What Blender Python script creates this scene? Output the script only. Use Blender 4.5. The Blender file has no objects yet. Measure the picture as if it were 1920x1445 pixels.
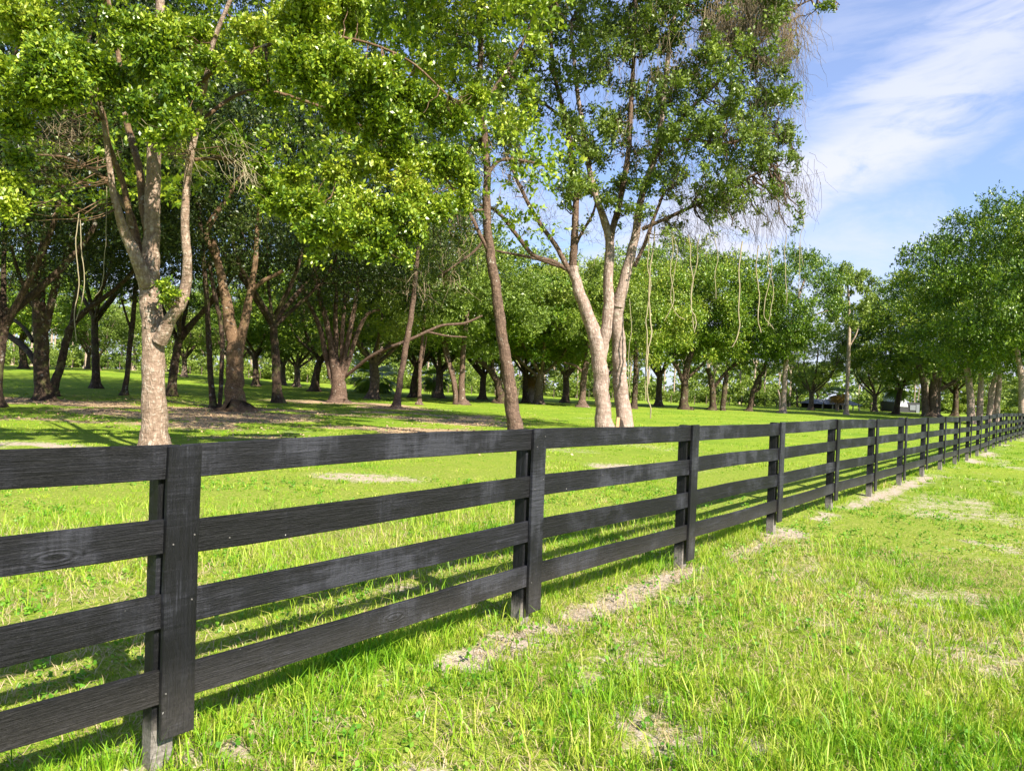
import bpy, bmesh, math, random
import numpy as np
from mathutils import Vector, Matrix

# ------------------------------------------------------------------ camera, sky, sun, exposure
S = bpy.context.scene
COL = S.collection
F, CX, CY, CAMH = 1320.0, 960.0, 722.5, 1.65
ROLL = math.atan(0.043)
cam_d = bpy.data.cameras.new('camera'); cam = bpy.data.objects.new('camera', cam_d); COL.objects.link(cam)
cam_d.sensor_width = 36.0; cam_d.lens = 36.0 * F / 1920.0; cam_d.clip_end = 2000; cam_d.clip_start = 0.05
cam.matrix_world = Matrix.Translation((0, 0, CAMH)) @ Matrix.Rotation(math.radians(90), 4, 'X') @ Matrix.Rotation(ROLL, 4, 'Z')
S.camera = cam

SUN_EL = math.radians(40); SUN_H = Vector((0.62, -0.785, 0)).normalized()
sun_dir = Vector((SUN_H.x * math.cos(SUN_EL), SUN_H.y * math.cos(SUN_EL), math.sin(SUN_EL)))
sd = bpy.data.lights.new('sun', 'SUN'); sun = bpy.data.objects.new('sun', sd); COL.objects.link(sun)
sd.energy = 5.0; sd.angle = math.radians(0.53); sd.color = (1.0, 0.93, 0.80)
sun.rotation_euler = (-sun_dir).to_track_quat('-Z', 'Y').to_euler()
sun.location = (0, 0, 40)

W = bpy.data.worlds.new('World'); S.world = W; W.use_nodes = True
nt = W.node_tree; nt.nodes.clear()
def N(nt, t, **kw):
    n = nt.nodes.new(t)
    for k, v in kw.items(): setattr(n, k, v)
    return n
def L(nt, a, b): nt.links.new(a, b)
def M(nt, op, a, b=None, clamp=False):
    n = N(nt, 'ShaderNodeMath', operation=op); n.use_clamp = clamp
    for i, v in enumerate((a, b)):
        if v is None: continue
        if isinstance(v, (int, float)): n.inputs[i].default_value = v
        else: L(nt, v, n.inputs[i])
    return n.outputs[0]
def MIXC(nt, fac, a, b, blend='MIX'):
    n = N(nt, 'ShaderNodeMix', data_type='RGBA', blend_type=blend)
    for i, v in ((0, fac), (6, a), (7, b)):
        if isinstance(v, (int, float)): n.inputs[i].default_value = v
        elif isinstance(v, tuple): n.inputs[i].default_value = (*v, 1) if len(v) == 3 else v
        else: L(nt, v, n.inputs[i])
    return n.outputs[2]
AK = .80      # overall reflectance of the painted-in colours below
def RAMP(nt, fac, stops):
    stops = [(p, tuple(AK * q for q in c)) for p, c in stops]
    n = N(nt, 'ShaderNodeValToRGB'); e = n.color_ramp.elements
    while len(e) > 1: e.remove(e[0])
    e[0].position = stops[0][0]; e[0].color = (*stops[0][1], 1)
    for p, c in stops[1:]:
        x = e.new(p); x.color = (*c, 1)
    L(nt, fac, n.inputs[0]); return n.outputs[0]
def NOISE(nt, vec, scale, detail=4, rough=.55, dist=0.0):
    n = N(nt, 'ShaderNodeTexNoise'); n.inputs['Scale'].default_value = scale; n.inputs['Detail'].default_value = detail
    n.inputs['Roughness'].default_value = rough; n.inputs['Distortion'].default_value = dist
    if vec is not None: L(nt, vec, n.inputs['Vector'])
    return n.outputs['Fac']
def SMOOTH(nt, v, a, b):
    n = N(nt, 'ShaderNodeMapRange', interpolation_type='SMOOTHSTEP'); n.clamp = True
    L(nt, v, n.inputs[0]); n.inputs[1].default_value = a; n.inputs[2].default_value = b
    return n.outputs[0]

sky = N(nt, 'ShaderNodeTexSky', sky_type='NISHITA'); sky.sun_disc = False
sky.sun_elevation = SUN_EL; sky.sun_rotation = math.atan2(SUN_H.x, SUN_H.y)
sky.air_density = 1.0; sky.dust_density = 0.6; sky.ozone_density = 1.6; sky.altitude = 10
geo = N(nt, 'ShaderNodeTexCoord'); dvec = geo.outputs['Generated']
def ray(px, py):
    dx, dy = px - CX, py - CY
    x = dx * math.cos(ROLL) + dy * math.sin(ROLL); d = -dx * math.sin(ROLL) + dy * math.cos(ROLL)
    return Vector((x / F, 1.0, -d / F))
# thin cirrus: broad veil + one bright band that crosses the right-hand sky
n_band = ray(1500, 330).cross(ray(1900, 80)).normalized()
dot = N(nt, 'ShaderNodeVectorMath', operation='DOT_PRODUCT'); L(nt, dvec, dot.inputs[0]); dot.inputs[1].default_value = n_band
mp = N(nt, 'ShaderNodeMapping'); L(nt, dvec, mp.inputs[0]); mp.inputs['Rotation'].default_value = (0, math.radians(32), 0)
mp.inputs['Scale'].default_value = (1.0, 1.0, 3.2)
c1 = NOISE(nt, mp.outputs[0], 3.1, 8, .62, .35)
c2 = NOISE(nt, mp.outputs[0], 9.0, 7, .6, .6)
wob = M(nt, 'MULTIPLY', M(nt, 'SUBTRACT', c1, .5), .16)
bd = M(nt, 'ABSOLUTE', M(nt, 'ADD', dot.outputs['Value'], wob))
band = M(nt, 'SUBTRACT', 1.0, SMOOTH(nt, bd, .01, .11))
band = M(nt, 'MULTIPLY', band, SMOOTH(nt, c2, .12, .60))
veil = M(nt, 'MULTIPLY', SMOOTH(nt, c1, .42, .72), .45)
sepz = N(nt, 'ShaderNodeSeparateXYZ'); L(nt, dvec, sepz.inputs[0])
low = M(nt, 'SUBTRACT', 1.0, SMOOTH(nt, sepz.outputs[2], -.05, .42))
cl = M(nt, 'ADD', M(nt, 'MAXIMUM', M(nt, 'MULTIPLY', band, .85), veil), M(nt, 'MULTIPLY', low, .78), clamp=True)
cl = M(nt, 'MAXIMUM', cl, .26)
skyc = MIXC(nt, cl, MIXC(nt, 1.0, sky.outputs[0], (.74, .98, 1.34), 'MULTIPLY'), (4.75, 4.95, 5.95))
bg = N(nt, 'ShaderNodeBackground'); bg.inputs['Strength'].default_value = 0.067
L(nt, skyc, bg.inputs[0]); wo = N(nt, 'ShaderNodeOutputWorld'); L(nt, bg.outputs[0], wo.inputs[0])

S.view_settings.view_transform = 'Standard'; S.view_settings.look = 'None'; S.view_settings.gamma = 1
S.view_settings.use_curve_mapping = False; S.view_settings.exposure = 1.5
S.render.engine = 'CYCLES'
S.cycles.max_bounces = 6; S.cycles.diffuse_bounces = 3; S.cycles.transmission_bounces = 3; S.cycles.glossy_bounces = 2
S.cycles.transparent_max_bounces = 4

# ------------------------------------------------------------------ maths helpers
rng = np.random.default_rng(11); random.seed(5)
_tab = np.random.default_rng(3).random((8, 256, 256))
def vnoise(x, y, sc, k=0):
    x = np.asarray(x, float) * sc + 37.3; y = np.asarray(y, float) * sc + 91.7
    xi = np.floor(x).astype(int); yi = np.floor(y).astype(int); fx = x - xi; fy = y - yi
    fx = fx * fx * (3 - 2 * fx); fy = fy * fy * (3 - 2 * fy); t = _tab[k]
    a = t[xi % 256, yi % 256]; b = t[(xi + 1) % 256, yi % 256]; c = t[xi % 256, (yi + 1) % 256]; d = t[(xi + 1) % 256, (yi + 1) % 256]
    return (a * (1 - fx) + b * fx) * (1 - fy) + (c * (1 - fx) + d * fx) * fy
def fbm(x, y, sc, k=0, o=4):
    s = 0; a = .5; n = 0
    for i in range(o): s = s + a * vnoise(x, y, sc * 2 ** i, (k + i) % 8); n += a; a *= .55
    return s / n
def sst(v, a, b):
    t = np.clip((v - a) / (b - a), 0, 1); return t * t * (3 - 2 * t)
def terrain(x, y):
    x = np.asarray(x, float); y = np.asarray(y, float)
    base = 1.35 * sst(-x, 3, 62) * sst(y, 24, 95) + .12 * sst(y, 60, 130)
    bump = (fbm(x, y, .12, 5, 2) - .5) * .12 * sst(np.hypot(x, y), 9, 22)
    return base + bump + (vnoise(x, y, 1.1, 2) - .5) * .03
def P(px, py, depth):
    r = ray(px, py); return Vector((r.x * depth, depth, CAMH + r.z * depth))
def gp(px, depth):
    """ground point seen in pixel column px at the given depth"""
    x = 0; py = 760
    for _ in range(6):
        r = ray(px, py); x = r.x * depth; z = float(terrain(x, depth))
        py = CY + ((px - CX) * math.sin(ROLL) + (CAMH - z) * F / depth) / math.cos(ROLL)
    return Vector((x, depth, z))

# fence frame
TH = math.atan(1095.0 / F); ST, CT = math.sin(TH), math.cos(TH)
DF = 2.95; P0 = Vector((-DF * CT, DF * ST, 0)); FD = Vector((ST, CT, 0)); FN = Vector((CT, -ST, 0))   # FN points to the camera side
BAY = 2.44; T0 = BAY * 1.575 - DF * math.tan(TH)
def fence_s(x, y): return (x - P0.x) * FN.x + (y - P0.y) * FN.y
def fence_t(x, y): return (x - P0.x) * FD.x + (y - P0.y) * FD.y

# ------------------------------------------------------------------ object helpers
def thing(name, label, cat, loc, group=None, rotz=0):
    o = bpy.data.objects.new(name, None); COL.objects.link(o); o.location = loc; o.rotation_euler = (0, 0, rotz)
    o.empty_display_size = .2; o['label'] = label; o['category'] = cat
    if group: o['group'] = group
    return o
def tag(o, label, cat, group=None):
    o['label'] = label; o['category'] = cat
    if group: o['group'] = group
def obj(name, me, parent=None, mats=(), kind=None):
    o = bpy.data.objects.new(name, me); COL.objects.link(o)
    if mats and not me.materials:
        for m in (mats if isinstance(mats, (list, tuple)) else [mats]): me.materials.append(m)
    if parent: o.parent = parent
    if kind: o['kind'] = kind
    return o
def fmesh(name, V, Fs, smooth=False):
    """V (n,3), Fs (m,k) with constant k"""
    me = bpy.data.meshes.new(name); V = np.asarray(V, np.float32).reshape(-1, 3); Fs = np.asarray(Fs, np.int32)
    m, k = Fs.shape
    me.vertices.add(len(V)); me.vertices.foreach_set('co', V.ravel())
    me.loops.add(m * k); me.loops.foreach_set('vertex_index', Fs.ravel())
    me.polygons.add(m); me.polygons.foreach_set('loop_start', np.arange(0, m * k, k, dtype=np.int32))
    me.polygons.foreach_set('loop_total', np.full(m, k, np.int32))
    if smooth: me.polygons.foreach_set('use_smooth', np.ones(m, bool))
    me.update(calc_edges=True); return me
def copy_tree(root, loc, rotz, scale, label, group=None):
    r = root.copy(); COL.objects.link(r); r.location = loc; r.rotation_euler = (0, 0, rotz); r.scale = scale
    r['label'] = label
    if group: r['group'] = group
    elif 'group' in r: del r['group']
    for ch in list(root.children):
        if ch.type != 'MESH': continue
        c = ch.copy(); COL.objects.link(c); c.parent = r
    return r

class Acc:
    """collects quads"""
    def __init__(s): s.V = []; s.F = []; s.n = 0
    def add(s, V, Fq):
        V = np.asarray(V, float).reshape(-1, 3); s.V.append(V); s.F.append(np.asarray(Fq, int) + s.n); s.n += len(V)
    def mesh(s, name, origin=(0, 0, 0), smooth=True):
        return fmesh(name, np.concatenate(s.V) - np.array(origin, float), np.concatenate(s.F), smooth)
def spline(pts, rad, step=6):
    """catmull-rom through pts; returns resampled points, radii"""
    p = np.array([list(q) for q in pts], float); r = np.array(rad, float)
    if len(p) < 3:
        t = np.linspace(0, 1, step + 1)[:, None]; return p[0] * (1 - t) + p[-1] * t, r[0] * (1 - t[:, 0]) + r[-1] * t[:, 0]
    P_ = np.vstack([2 * p[0] - p[1], p, 2 * p[-1] - p[-2]]); out = []; ro = []
    for i in range(len(p) - 1):
        a, b, c, d = P_[i:i + 4]
        for k in range(step):
            t = k / step
            out.append(.5 * ((2 * b) + (-a + c) * t + (2 * a - 5 * b + 4 * c - d) * t * t + (-a + 3 * b - 3 * c + d) * t ** 3))
            ro.append(r[i] * (1 - t) + r[i + 1] * t)
    out.append(p[-1]); ro.append(r[-1]); return np.array(out), np.array(ro)
def tube(acc, pts, rad, sides=10, step=5, rough=.06, seed=0, wig=0.0, lobes=0.0, flare=None):
    c, r = spline(pts, rad, step); n = len(c)
    rs = np.random.default_rng(seed + 77)
    if wig > 0:
        w = rs.normal(0, 1, (n, 3)); w[0] = 0
        for _ in range(1): w[1:-1] = (w[:-2] + w[1:-1] + w[2:]) / 3
        c = c + w * (wig * r[:, None])
    T = np.gradient(c, axis=0); T /= np.linalg.norm(T, axis=1)[:, None] + 1e-9
    ref = np.array([1., 0.13, 0.07]) if abs(T[:, 0]).mean() < .8 else np.array([0, 1., .1])
    U = np.cross(T, ref); U /= np.linalg.norm(U, axis=1)[:, None] + 1e-9; Wv = np.cross(T, U)
    an = np.linspace(0, 2 * math.pi, sides, endpoint=False)
    ln = np.concatenate([[0], np.cumsum(np.linalg.norm(np.diff(c, axis=0), axis=1))])
    A, Lg = np.meshgrid(an, ln)
    rr = r[:, None] * (1 + rough * 2 * (vnoise(np.cos(A) * 2 + seed * 3.1, np.sin(A) * 2 + Lg * 1.5 / max(r.mean(), .02) * .4, 1.3, seed % 8) - .5))
    if lobes: rr = rr * (1 + lobes * np.cos(A * 4 + seed + Lg * .35) * np.clip(1.3 - Lg / 3.2, .15, 1.3))
    if flare is not None: rr = rr * (1 + .55 * np.exp(-np.clip(c[:, 2] - flare, -.1, 9) / .28))[:, None] * (1 + .18 * np.cos(A * 5 + seed) * np.exp(-np.clip(c[:, 2] - flare, -.1, 9) / .35)[:, None])
    V = c[:, None, :] + U[:, None, :] * (np.cos(A) * rr)[..., None] + Wv[:, None, :] * (np.sin(A) * rr)[..., None]
    i = np.arange(n - 1)[:, None] * sides; j = np.arange(sides)[None, :]; j2 = (j + 1) % sides
    Fq = np.stack([i + j, i + j2, i + sides + j2, i + sides + j], -1).reshape(-1, 4)
    acc.add(V, Fq)
    return c, r
def strands(acc, A0, A1, sag, r0, r1, npts=5, seed=1, wig=.05):
    """many thin three-sided strands from A0 (n,3) to A1 (n,3), vectorised"""
    A0 = np.asarray(A0, float); A1 = np.asarray(A1, float); n = len(A0)
    if n == 0: return
    rs = np.random.default_rng(seed); t = np.linspace(0, 1, npts)[None, :, None]
    C = A0[:, None] * (1 - t) + A1[:, None] * t
    ln = np.linalg.norm(A1 - A0, axis=1)[:, None, None]
    C = C + rs.normal(0, 1, C.shape) * ln * wig * np.sin(t * math.pi * .9 + .1)
    C[..., 2] += (np.asarray(sag).reshape(-1, 1) * (4 * t * (1 - t))[..., 0])
    rad = (r0 * (1 - t) + r1 * t)
    an = np.arange(3) * 2 * math.pi / 3
    off = np.stack([np.cos(an), np.sin(an), np.cos(an + 1) * .6], -1)
    V = C[:, :, None, :] + rad[..., None] * off[None, None]
    base = (np.arange(n) * npts * 3)[:, None, None]; i = (np.arange(npts - 1) * 3)[None, :, None]; j = np.arange(3)[None, None, :]; j2 = (j + 1) % 3
    Fq = np.stack([base + i + j, base + i + j2, base + i + 3 + j2, base + i + 3 + j], -1).reshape(-1, 4)
    acc.add(V, Fq)

def leaves(C, axis, size, seed, upb=.5, width=.42):
    """rhombic leaves: C (n,3) base points, axis (n,3) growth direction"""
    rs = np.random.default_rng(seed); n = len(C)
    ax = axis + rs.normal(0, .55, (n, 3)); ax /= np.linalg.norm(ax, axis=1)[:, None]
    up = rs.normal(0, .55, (n, 3)) + np.array([0, 0, upb + .25])
    sd_ = np.cross(ax, up); sd_ /= np.linalg.norm(sd_, axis=1)[:, None] + 1e-6
    nn = np.cross(sd_, ax)
    l = (size * rs.uniform(.65, 1.25, n))[:, None]; w = l * width * 1.25
    a = C; b = C + ax * l * .5 + sd_ * w * .5 + nn * l * .06; c = C + ax * l - nn * l * .07; d = C + ax * l * .5 - sd_ * w * .5 + nn * l * .06
    return np.stack([a, b, c, d], 1).reshape(-1, 3)
def leafy(clusters, total, size, seed, per=9, upb=.5, flat=.62, tw=None, sprig=.22):
    """clusters (n,4): x y z R. Sprigs radiate through each cluster; leaves sit along every sprig."""
    cl_ = np.asarray(clusters, float); rs = np.random.default_rng(seed)
    w = cl_[:, 3] ** 2.2; cnt = np.maximum(3, (w / w.sum() * total / per).astype(int))
    idx = np.repeat(np.arange(len(cl_)), cnt); n = len(idx)
    d = rs.normal(0, 1, (n, 3)); d[:, 2] += .25; d /= np.linalg.norm(d, axis=1)[:, None]
    R = cl_[idx, 3]; u = rs.uniform(.15, 1, n) ** .55 * rs.uniform(.86, 1.18, n)
    # lumpy outline inside each cluster
    lump = .72 + .5 * vnoise(d[:, 0] * 2 + idx * 3.7, d[:, 1] * 2 + d[:, 2] * 2 + idx * 1.3, 1.0, seed % 8)
    tip = cl_[idx, :3] + d * (R * u * lump)[:, None] * np.array([1, 1, flat])
    sd3 = d + rs.normal(0, .45, (n, 3)) + np.array([0, 0, .1]); sd3 /= np.linalg.norm(sd3, axis=1)[:, None]
    t = rs.uniform(0, 1, (n, per)) ** .7
    ln = sprig * rs.uniform(.6, 1.4, n)
    C = tip[:, None] - sd3[:, None] * ((1 - t) * ln[:, None])[..., None] + rs.normal(0, .1 * sprig, (n, per, 3))
    if tw is not None:
        k = rs.random(n) < tw[1]
        strands(tw[0], (cl_[idx, :3] * .35 + tip * .65)[k], tip[k], np.zeros(k.sum()), tw[2], tw[2] * .5, 3, seed + 5, .06)
    return leaves(C.reshape(-1, 3), np.repeat(sd3, per, 0), size, seed + 1, upb)
def leafmesh(name, V, origin=(0, 0, 0)):
    n = len(V) // 4; return fmesh(name, V - np.array(origin, float), np.arange(n * 4).reshape(n, 4))

# ------------------------------------------------------------------ materials
def new_mat(name):
    m = bpy.data.materials.new(name); m.use_nodes = True; nt = m.node_tree; nt.nodes.clear()
    return m, nt, N(nt, 'ShaderNodeOutputMaterial')
def leaf_mat(name, stops, trans=.38, rough=.42, patch=.35, tcol=(1.15, 1.25, .45), spec=.4):
    m, nt, out = new_mat(name)
    g = N(nt, 'ShaderNodeNewGeometry'); oi = N(nt, 'ShaderNodeObjectInfo')
    v = g.outputs['Random Per Island']
    pn = NOISE(nt, g.outputs['Position'], patch, 3)
    f = M(nt, 'ADD', M(nt, 'MULTIPLY', v, .55), M(nt, 'MULTIPLY', M(nt, 'SUBTRACT', pn, .28), 1.0))
    f = M(nt, 'ADD', f, M(nt, 'MULTIPLY', M(nt, 'SUBTRACT', oi.outputs['Random'], .5), .22), clamp=True)
    c = RAMP(nt, f, stops)
    b = N(nt, 'ShaderNodeBsdfPrincipled'); L(nt, c, b.inputs['Base Color']); b.inputs['Roughness'].default_value = rough
    b.inputs['Specular IOR Level'].default_value = spec
    t = N(nt, 'ShaderNodeBsdfTranslucent'); L(nt, MIXC(nt, 1.0, c, tcol, 'MULTIPLY'), t.inputs[0])
    mx = N(nt, 'ShaderNodeMixShader'); mx.inputs[0].default_value = trans
    L(nt, b.outputs[0], mx.inputs[1]); L(nt, t.outputs[0], mx.inputs[2]); L(nt, mx.outputs[0], out.inputs[0])
    return m
LEAF_A = leaf_mat('leaf_bright', [(0, (.03, .08, .01)), (.3, (.12, .22, .012)), (.62, (.32, .42, .02)), (.95, (.50, .52, .06)), (1, (.40, .18, .05))], trans=.2, spec=.6, patch=.6)
LEAF_C = leaf_mat('leaf_vine_green', [(0, (.07, .12, .025)), (.4, (.16, .23, .04)), (.75, (.30, .38, .06)), (1, (.42, .36, .14))], trans=.25, patch=.7)
LEAF_SHADE = leaf_mat('leaf_oak_shade_toned', [(0, (.010, .024, .006)), (.5, (.030, .056, .009)), (.8, (.10, .14, .02)), (1, (.2, .2, .05))], trans=.12, patch=.6)  # oak green darkened further: the grove canopy's shade is put into the colour
LEAF_M = leaf_mat('leaf_oak_mid', [(0, (.035, .085, .01)), (.35, (.09, .18, .012)), (.7, (.23, .33, .022)), (1, (.42, .42, .06))], trans=.12, patch=.45)
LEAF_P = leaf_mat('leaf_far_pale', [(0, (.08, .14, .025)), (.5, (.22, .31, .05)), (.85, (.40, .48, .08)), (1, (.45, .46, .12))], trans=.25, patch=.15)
LEAF_PALM = leaf_mat('leaf_palm', [(0, (.1, .19, .02)), (.6, (.2, .31, .03)), (1, (.3, .32, .05))], trans=.3)
LEAF_PALMD = leaf_mat('leaf_palm_dry', [(0, (.24, .2, .05)), (.5, (.38, .22, .06)), (1, (.42, .3, .1))], trans=.25)
TWIG = leaf_mat('twig_tan', [(0, (.13, .09, .055)), (.6, (.27, .20, .12)), (1, (.42, .34, .22))], trans=0.0, rough=.8)
TWIGD = leaf_mat('twig_dark', [(0, (.05, .035, .022)), (1, (.14, .10, .07))], trans=0.0, rough=.8)
VINEM = leaf_mat('vine_pale', [(0, (.22, .17, .10)), (1, (.42, .36, .22))], trans=0.0, rough=.8)

def bark_mat(name, ca, cb, cc, scale=1.0, bump=.6, moss=0.0):
    m, nt, out = new_mat(name)
    tc = N(nt, 'ShaderNodeTexCoord'); oi = N(nt, 'ShaderNodeObjectInfo')
    ad = N(nt, 'ShaderNodeVectorMath', operation='ADD'); L(nt, tc.outputs['Object'], ad.inputs[0])
    cmb = N(nt, 'ShaderNodeCombineXYZ'); r = M(nt, 'MULTIPLY', oi.outputs['Random'], 40.0)
    for i in range(3): L(nt, r, cmb.inputs[i])
    L(nt, cmb.outputs[0], ad.inputs[1])
    mp = N(nt, 'ShaderNodeMapping'); L(nt, ad.outputs[0], mp.inputs[0]); mp.inputs['Scale'].default_value = (1, 1, .38)
    mp2 = N(nt, 'ShaderNodeMapping'); L(nt, ad.outputs[0], mp2.inputs[0]); mp2.inputs['Scale'].default_value = (.6, .6, 1.6)
    n1 = NOISE(nt, mp.outputs[0], 16 * scale, 7, .68, .6); n2 = NOISE(nt, ad.outputs[0], 1.3 * scale, 3, .5)
    n3 = NOISE(nt, mp2.outputs[0], 9 * scale, 5, .65, .3)
    vo = N(nt, 'ShaderNodeTexVoronoi', feature='DISTANCE_TO_EDGE'); L(nt, mp.outputs[0], vo.inputs['Vector']); vo.inputs['Scale'].default_value = 15 * scale
    crack = SMOOTH(nt, vo.outputs['Distance'], 0, .22)
    f = M(nt, 'ADD', M(nt, 'MULTIPLY', n1, .55), M(nt, 'MULTIPLY', n3, .45))
    f = M(nt, 'MULTIPLY', SMOOTH(nt, f, .32, .68), M(nt, 'ADD', M(nt, 'MULTIPLY', crack, .45), .55))
    c = RAMP(nt, f, [(0, ca), (.45, cb), (1, cc)])
    c = MIXC(nt, M(nt, 'MULTIPLY', SMOOTH(nt, n2, .45, .7), .5), c, tuple(.6 * (x + y) for x, y in zip(ca, cb)))
    li = SMOOTH(nt, NOISE(nt, ad.outputs[0], 4.2 * scale, 6, .72, .4), .60, .66); c = MIXC(nt, M(nt, 'MULTIPLY', li, .5), c, (.52, .49, .42))
    if moss: c = MIXC(nt, M(nt, 'MULTIPLY', SMOOTH(nt, NOISE(nt, ad.outputs[0], 2.6, 5, .7), .52, .62), moss), c, (.11, .12, .035))
    b = N(nt, 'ShaderNodeBsdfPrincipled'); L(nt, c, b.inputs['Base Color']); b.inputs['Roughness'].default_value = .88
    b.inputs['Specular IOR Level'].default_value = .2
    bp = N(nt, 'ShaderNodeBump'); bp.inputs['Strength'].default_value = bump; bp.inputs['Distance'].default_value = .035
    L(nt, f, bp.inputs['Height']); L(nt, bp.outputs[0], b.inputs['Normal']); L(nt, b.outputs[0], out.inputs[0]); return m
BARK_A = bark_mat('bark_pale_oak', (.15, .095, .065), (.35, .25, .185), (.61, .51, .42), 1.0, .9)
BARK_A2 = bark_mat('bark_limb_brown', (.075, .045, .026), (.19, .115, .065), (.34, .23, .14), 1.2, .7, .25)
BARK_B = bark_mat('bark_brown', (.05, .033, .024), (.15, .095, .068), (.29, .20, .145), 1.1)
BARK_C = bark_mat('bark_pink', (.17, .12, .095), (.36, .265, .22), (.57, .475, .42), .8, .55)
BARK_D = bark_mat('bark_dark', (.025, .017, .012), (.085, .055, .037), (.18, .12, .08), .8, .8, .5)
BARK_F = bark_mat('bark_far', (.07, .05, .035), (.16, .115, .085), (.27, .2, .155), .5, .5)
BARK_W = bark_mat('bark_white_pine', (.22, .16, .12), (.42, .32, .24), (.58, .48, .38), .5, .3)

# ------------------------------------------------------------------ ground
def bare_f(x, y):
    """0..1: sand / bare soil showing, before fine breakup"""
    s = fence_s(x, y); t = fence_t(x, y); n = fbm(x, y, .9, 1, 4); n2 = fbm(x, y, .33, 4, 3)
    strip = np.exp(-((s - .10) / .19) ** 2) * sst(n + (vnoise(x, y, 3.1, 2) - .5) * .3, .30, .56) * 1.1
    k = (t - T0) / BAY; near = np.abs(k - np.round(k)) * BAY
    spot = np.exp(-((s - .08) / .34) ** 2 - (near / .45) ** 2) * .95
    fg = sst(n, .50, .68) * sst(s, .1, .8) * .55
    far = sst(n2, .66, .8) * .45 * (s < 0)
    b = np.maximum.reduce([strip, spot * sst(n, .25, .5), fg, far])
    for (px, d, rx, ry, a) in ((40, 14.2, 1.6, 1.1, 1.0), (690, 11.8, 1.3, .7, .8), (1190, 15.2, 1.8, .7, .85), (860, 9.2, .6, .4, .8), (745, 5.6, .25, .2, .7), (1640, 7.2, .3, .15, .6),
                               (780, 2.92, .42, .18, .95), (1330, 3.3, .5, .2, .7), (1165, 3.6, .3, .15, .7), (1310, 5.6, .35, .22, .8), (1800, 8.6, .7, .22, .8), (1530, 5.2, .25, .2, .7)):
        g = gp(px, d); q = ((x - g.x) / rx) ** 2 + ((y - g.y) / ry) ** 2
        b = np.maximum(b, a * np.clip(1.25 - q, 0, 1) * sst(n, .3, .55))
    return np.clip(b, 0, 1)
def litter_f(x, y):
    n = fbm(x, y * 1.8, .22, 6, 4); reg = sst(y, 14.5, 20) * sst(y, 46, 34) * sst(x, 4, -2)
    b = reg * .8 * sst(n, .44, .62)
    for (px, d, r) in ((82, 32, 3.2), (440, 31, 4), (640, 46, 4), (560, 24, 4.5), (740, 42, 2), (300, 28, 3), (830, 22, 3.0)):
        g = gp(px, d); b = np.maximum(b, np.clip(1.3 - ((x - g.x) ** 2 / (r * 1.6) ** 2 + (y - g.y) ** 2 / r ** 2), 0, 1) * sst(n, .28, .45))
    return b * .8
nr, ns = 190, 400
rad_ = np.concatenate([[0.0], np.geomspace(.6, 900, nr - 1)]); ang = np.linspace(0, 2 * math.pi, ns, endpoint=False)
RR, AA = np.meshgrid(rad_, ang, indexing='ij'); GX = (RR * np.cos(AA)).ravel(); GY = (RR * np.sin(AA)).ravel()
GZ = terrain(GX, GY) - .02 * bare_f(GX, GY)
i = np.arange(nr - 1)[:, None] * ns; j = np.arange(ns)[None, :]; j2 = (j + 1) % ns
GF = np.stack([i + j, i + ns + j, i + ns + j2, i + j2], -1).reshape(-1, 4)
gm = fmesh('ground', np.stack([GX, GY, GZ], 1), GF, True)
for nm, v in (('bare', bare_f(GX, GY)), ('litter', litter_f(GX, GY))):
    a = gm.attributes.new(nm, 'FLOAT', 'POINT'); a.data.foreach_set('value', v.astype(np.float32))
m, nt, out = new_mat('ground_grass_and_sand')
g = N(nt, 'ShaderNodeNewGeometry'); pos = g.outputs['Position']
ab = N(nt, 'ShaderNodeAttribute', attribute_name='bare').outputs['Fac']; al = N(nt, 'ShaderNodeAttribute', attribute_name='litter').outputs['Fac']
nA = NOISE(nt, pos, .25, 5, .6); nB = NOISE(nt, pos, 3.2, 6, .65); nC = NOISE(nt, pos, 26, 5, .7); nD = NOISE(nt, pos, 120, 3, .6)
gf = M(nt, 'ADD', M(nt, 'MULTIPLY', nA, .45), M(nt, 'ADD', M(nt, 'MULTIPLY', nB, .3), M(nt, 'MULTIPLY', nC, .25)))
gc = RAMP(nt, gf, [(.3, (.09, .18, .012)), (.43, (.16, .27, .02)), (.54, (.25, .34, .03)), (.66, (.37, .39, .05)), (.8, (.40, .33, .12))])
lc = RAMP(nt, NOISE(nt, pos, 14, 6, .75), [(.3, (.22, .15, .07)), (.46, (.42, .29, .17)), (.58, (.54, .40, .26)), (.66, (.30, .31, .05))])
sc_ = RAMP(nt, M(nt, 'ADD', M(nt, 'MULTIPLY', nC, .6), M(nt, 'MULTIPLY', nD, .4)), [(.3, (.28, .20, .13)), (.5, (.50, .40, .31)), (.65, (.68, .59, .50))])
lf = SMOOTH(nt, M(nt, 'ADD', al, M(nt, 'MULTIPLY', M(nt, 'SUBTRACT', nB, .5), .9)), .35, .6)
bf = SMOOTH(nt, M(nt, 'ADD', ab, M(nt, 'MULTIPLY', M(nt, 'SUBTRACT', M(nt, 'ADD', M(nt, 'MULTIPLY', nC, .6), M(nt, 'MULTIPLY', nB, .4)), .5), 2.6)), .34, .86)
soil = RAMP(nt, nC, [(.3, (.11, .19, .015)), (.5, (.24, .32, .035)), (.7, (.46, .38, .14))])
camd = N(nt, 'ShaderNodeVectorMath', operation='LENGTH'); L(nt, pos, camd.inputs[0])
c = MIXC(nt, SMOOTH(nt, camd.outputs['Value'], 9, 26), soil, gc)
c = MIXC(nt, lf, c, lc); c = MIXC(nt, bf, c, sc_)
b = N(nt, 'ShaderNodeBsdfPrincipled'); L(nt, c, b.inputs['Base Color']); b.inputs['Roughness'].default_value = .95; b.inputs['Specular IOR Level'].default_value = .1
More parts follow.
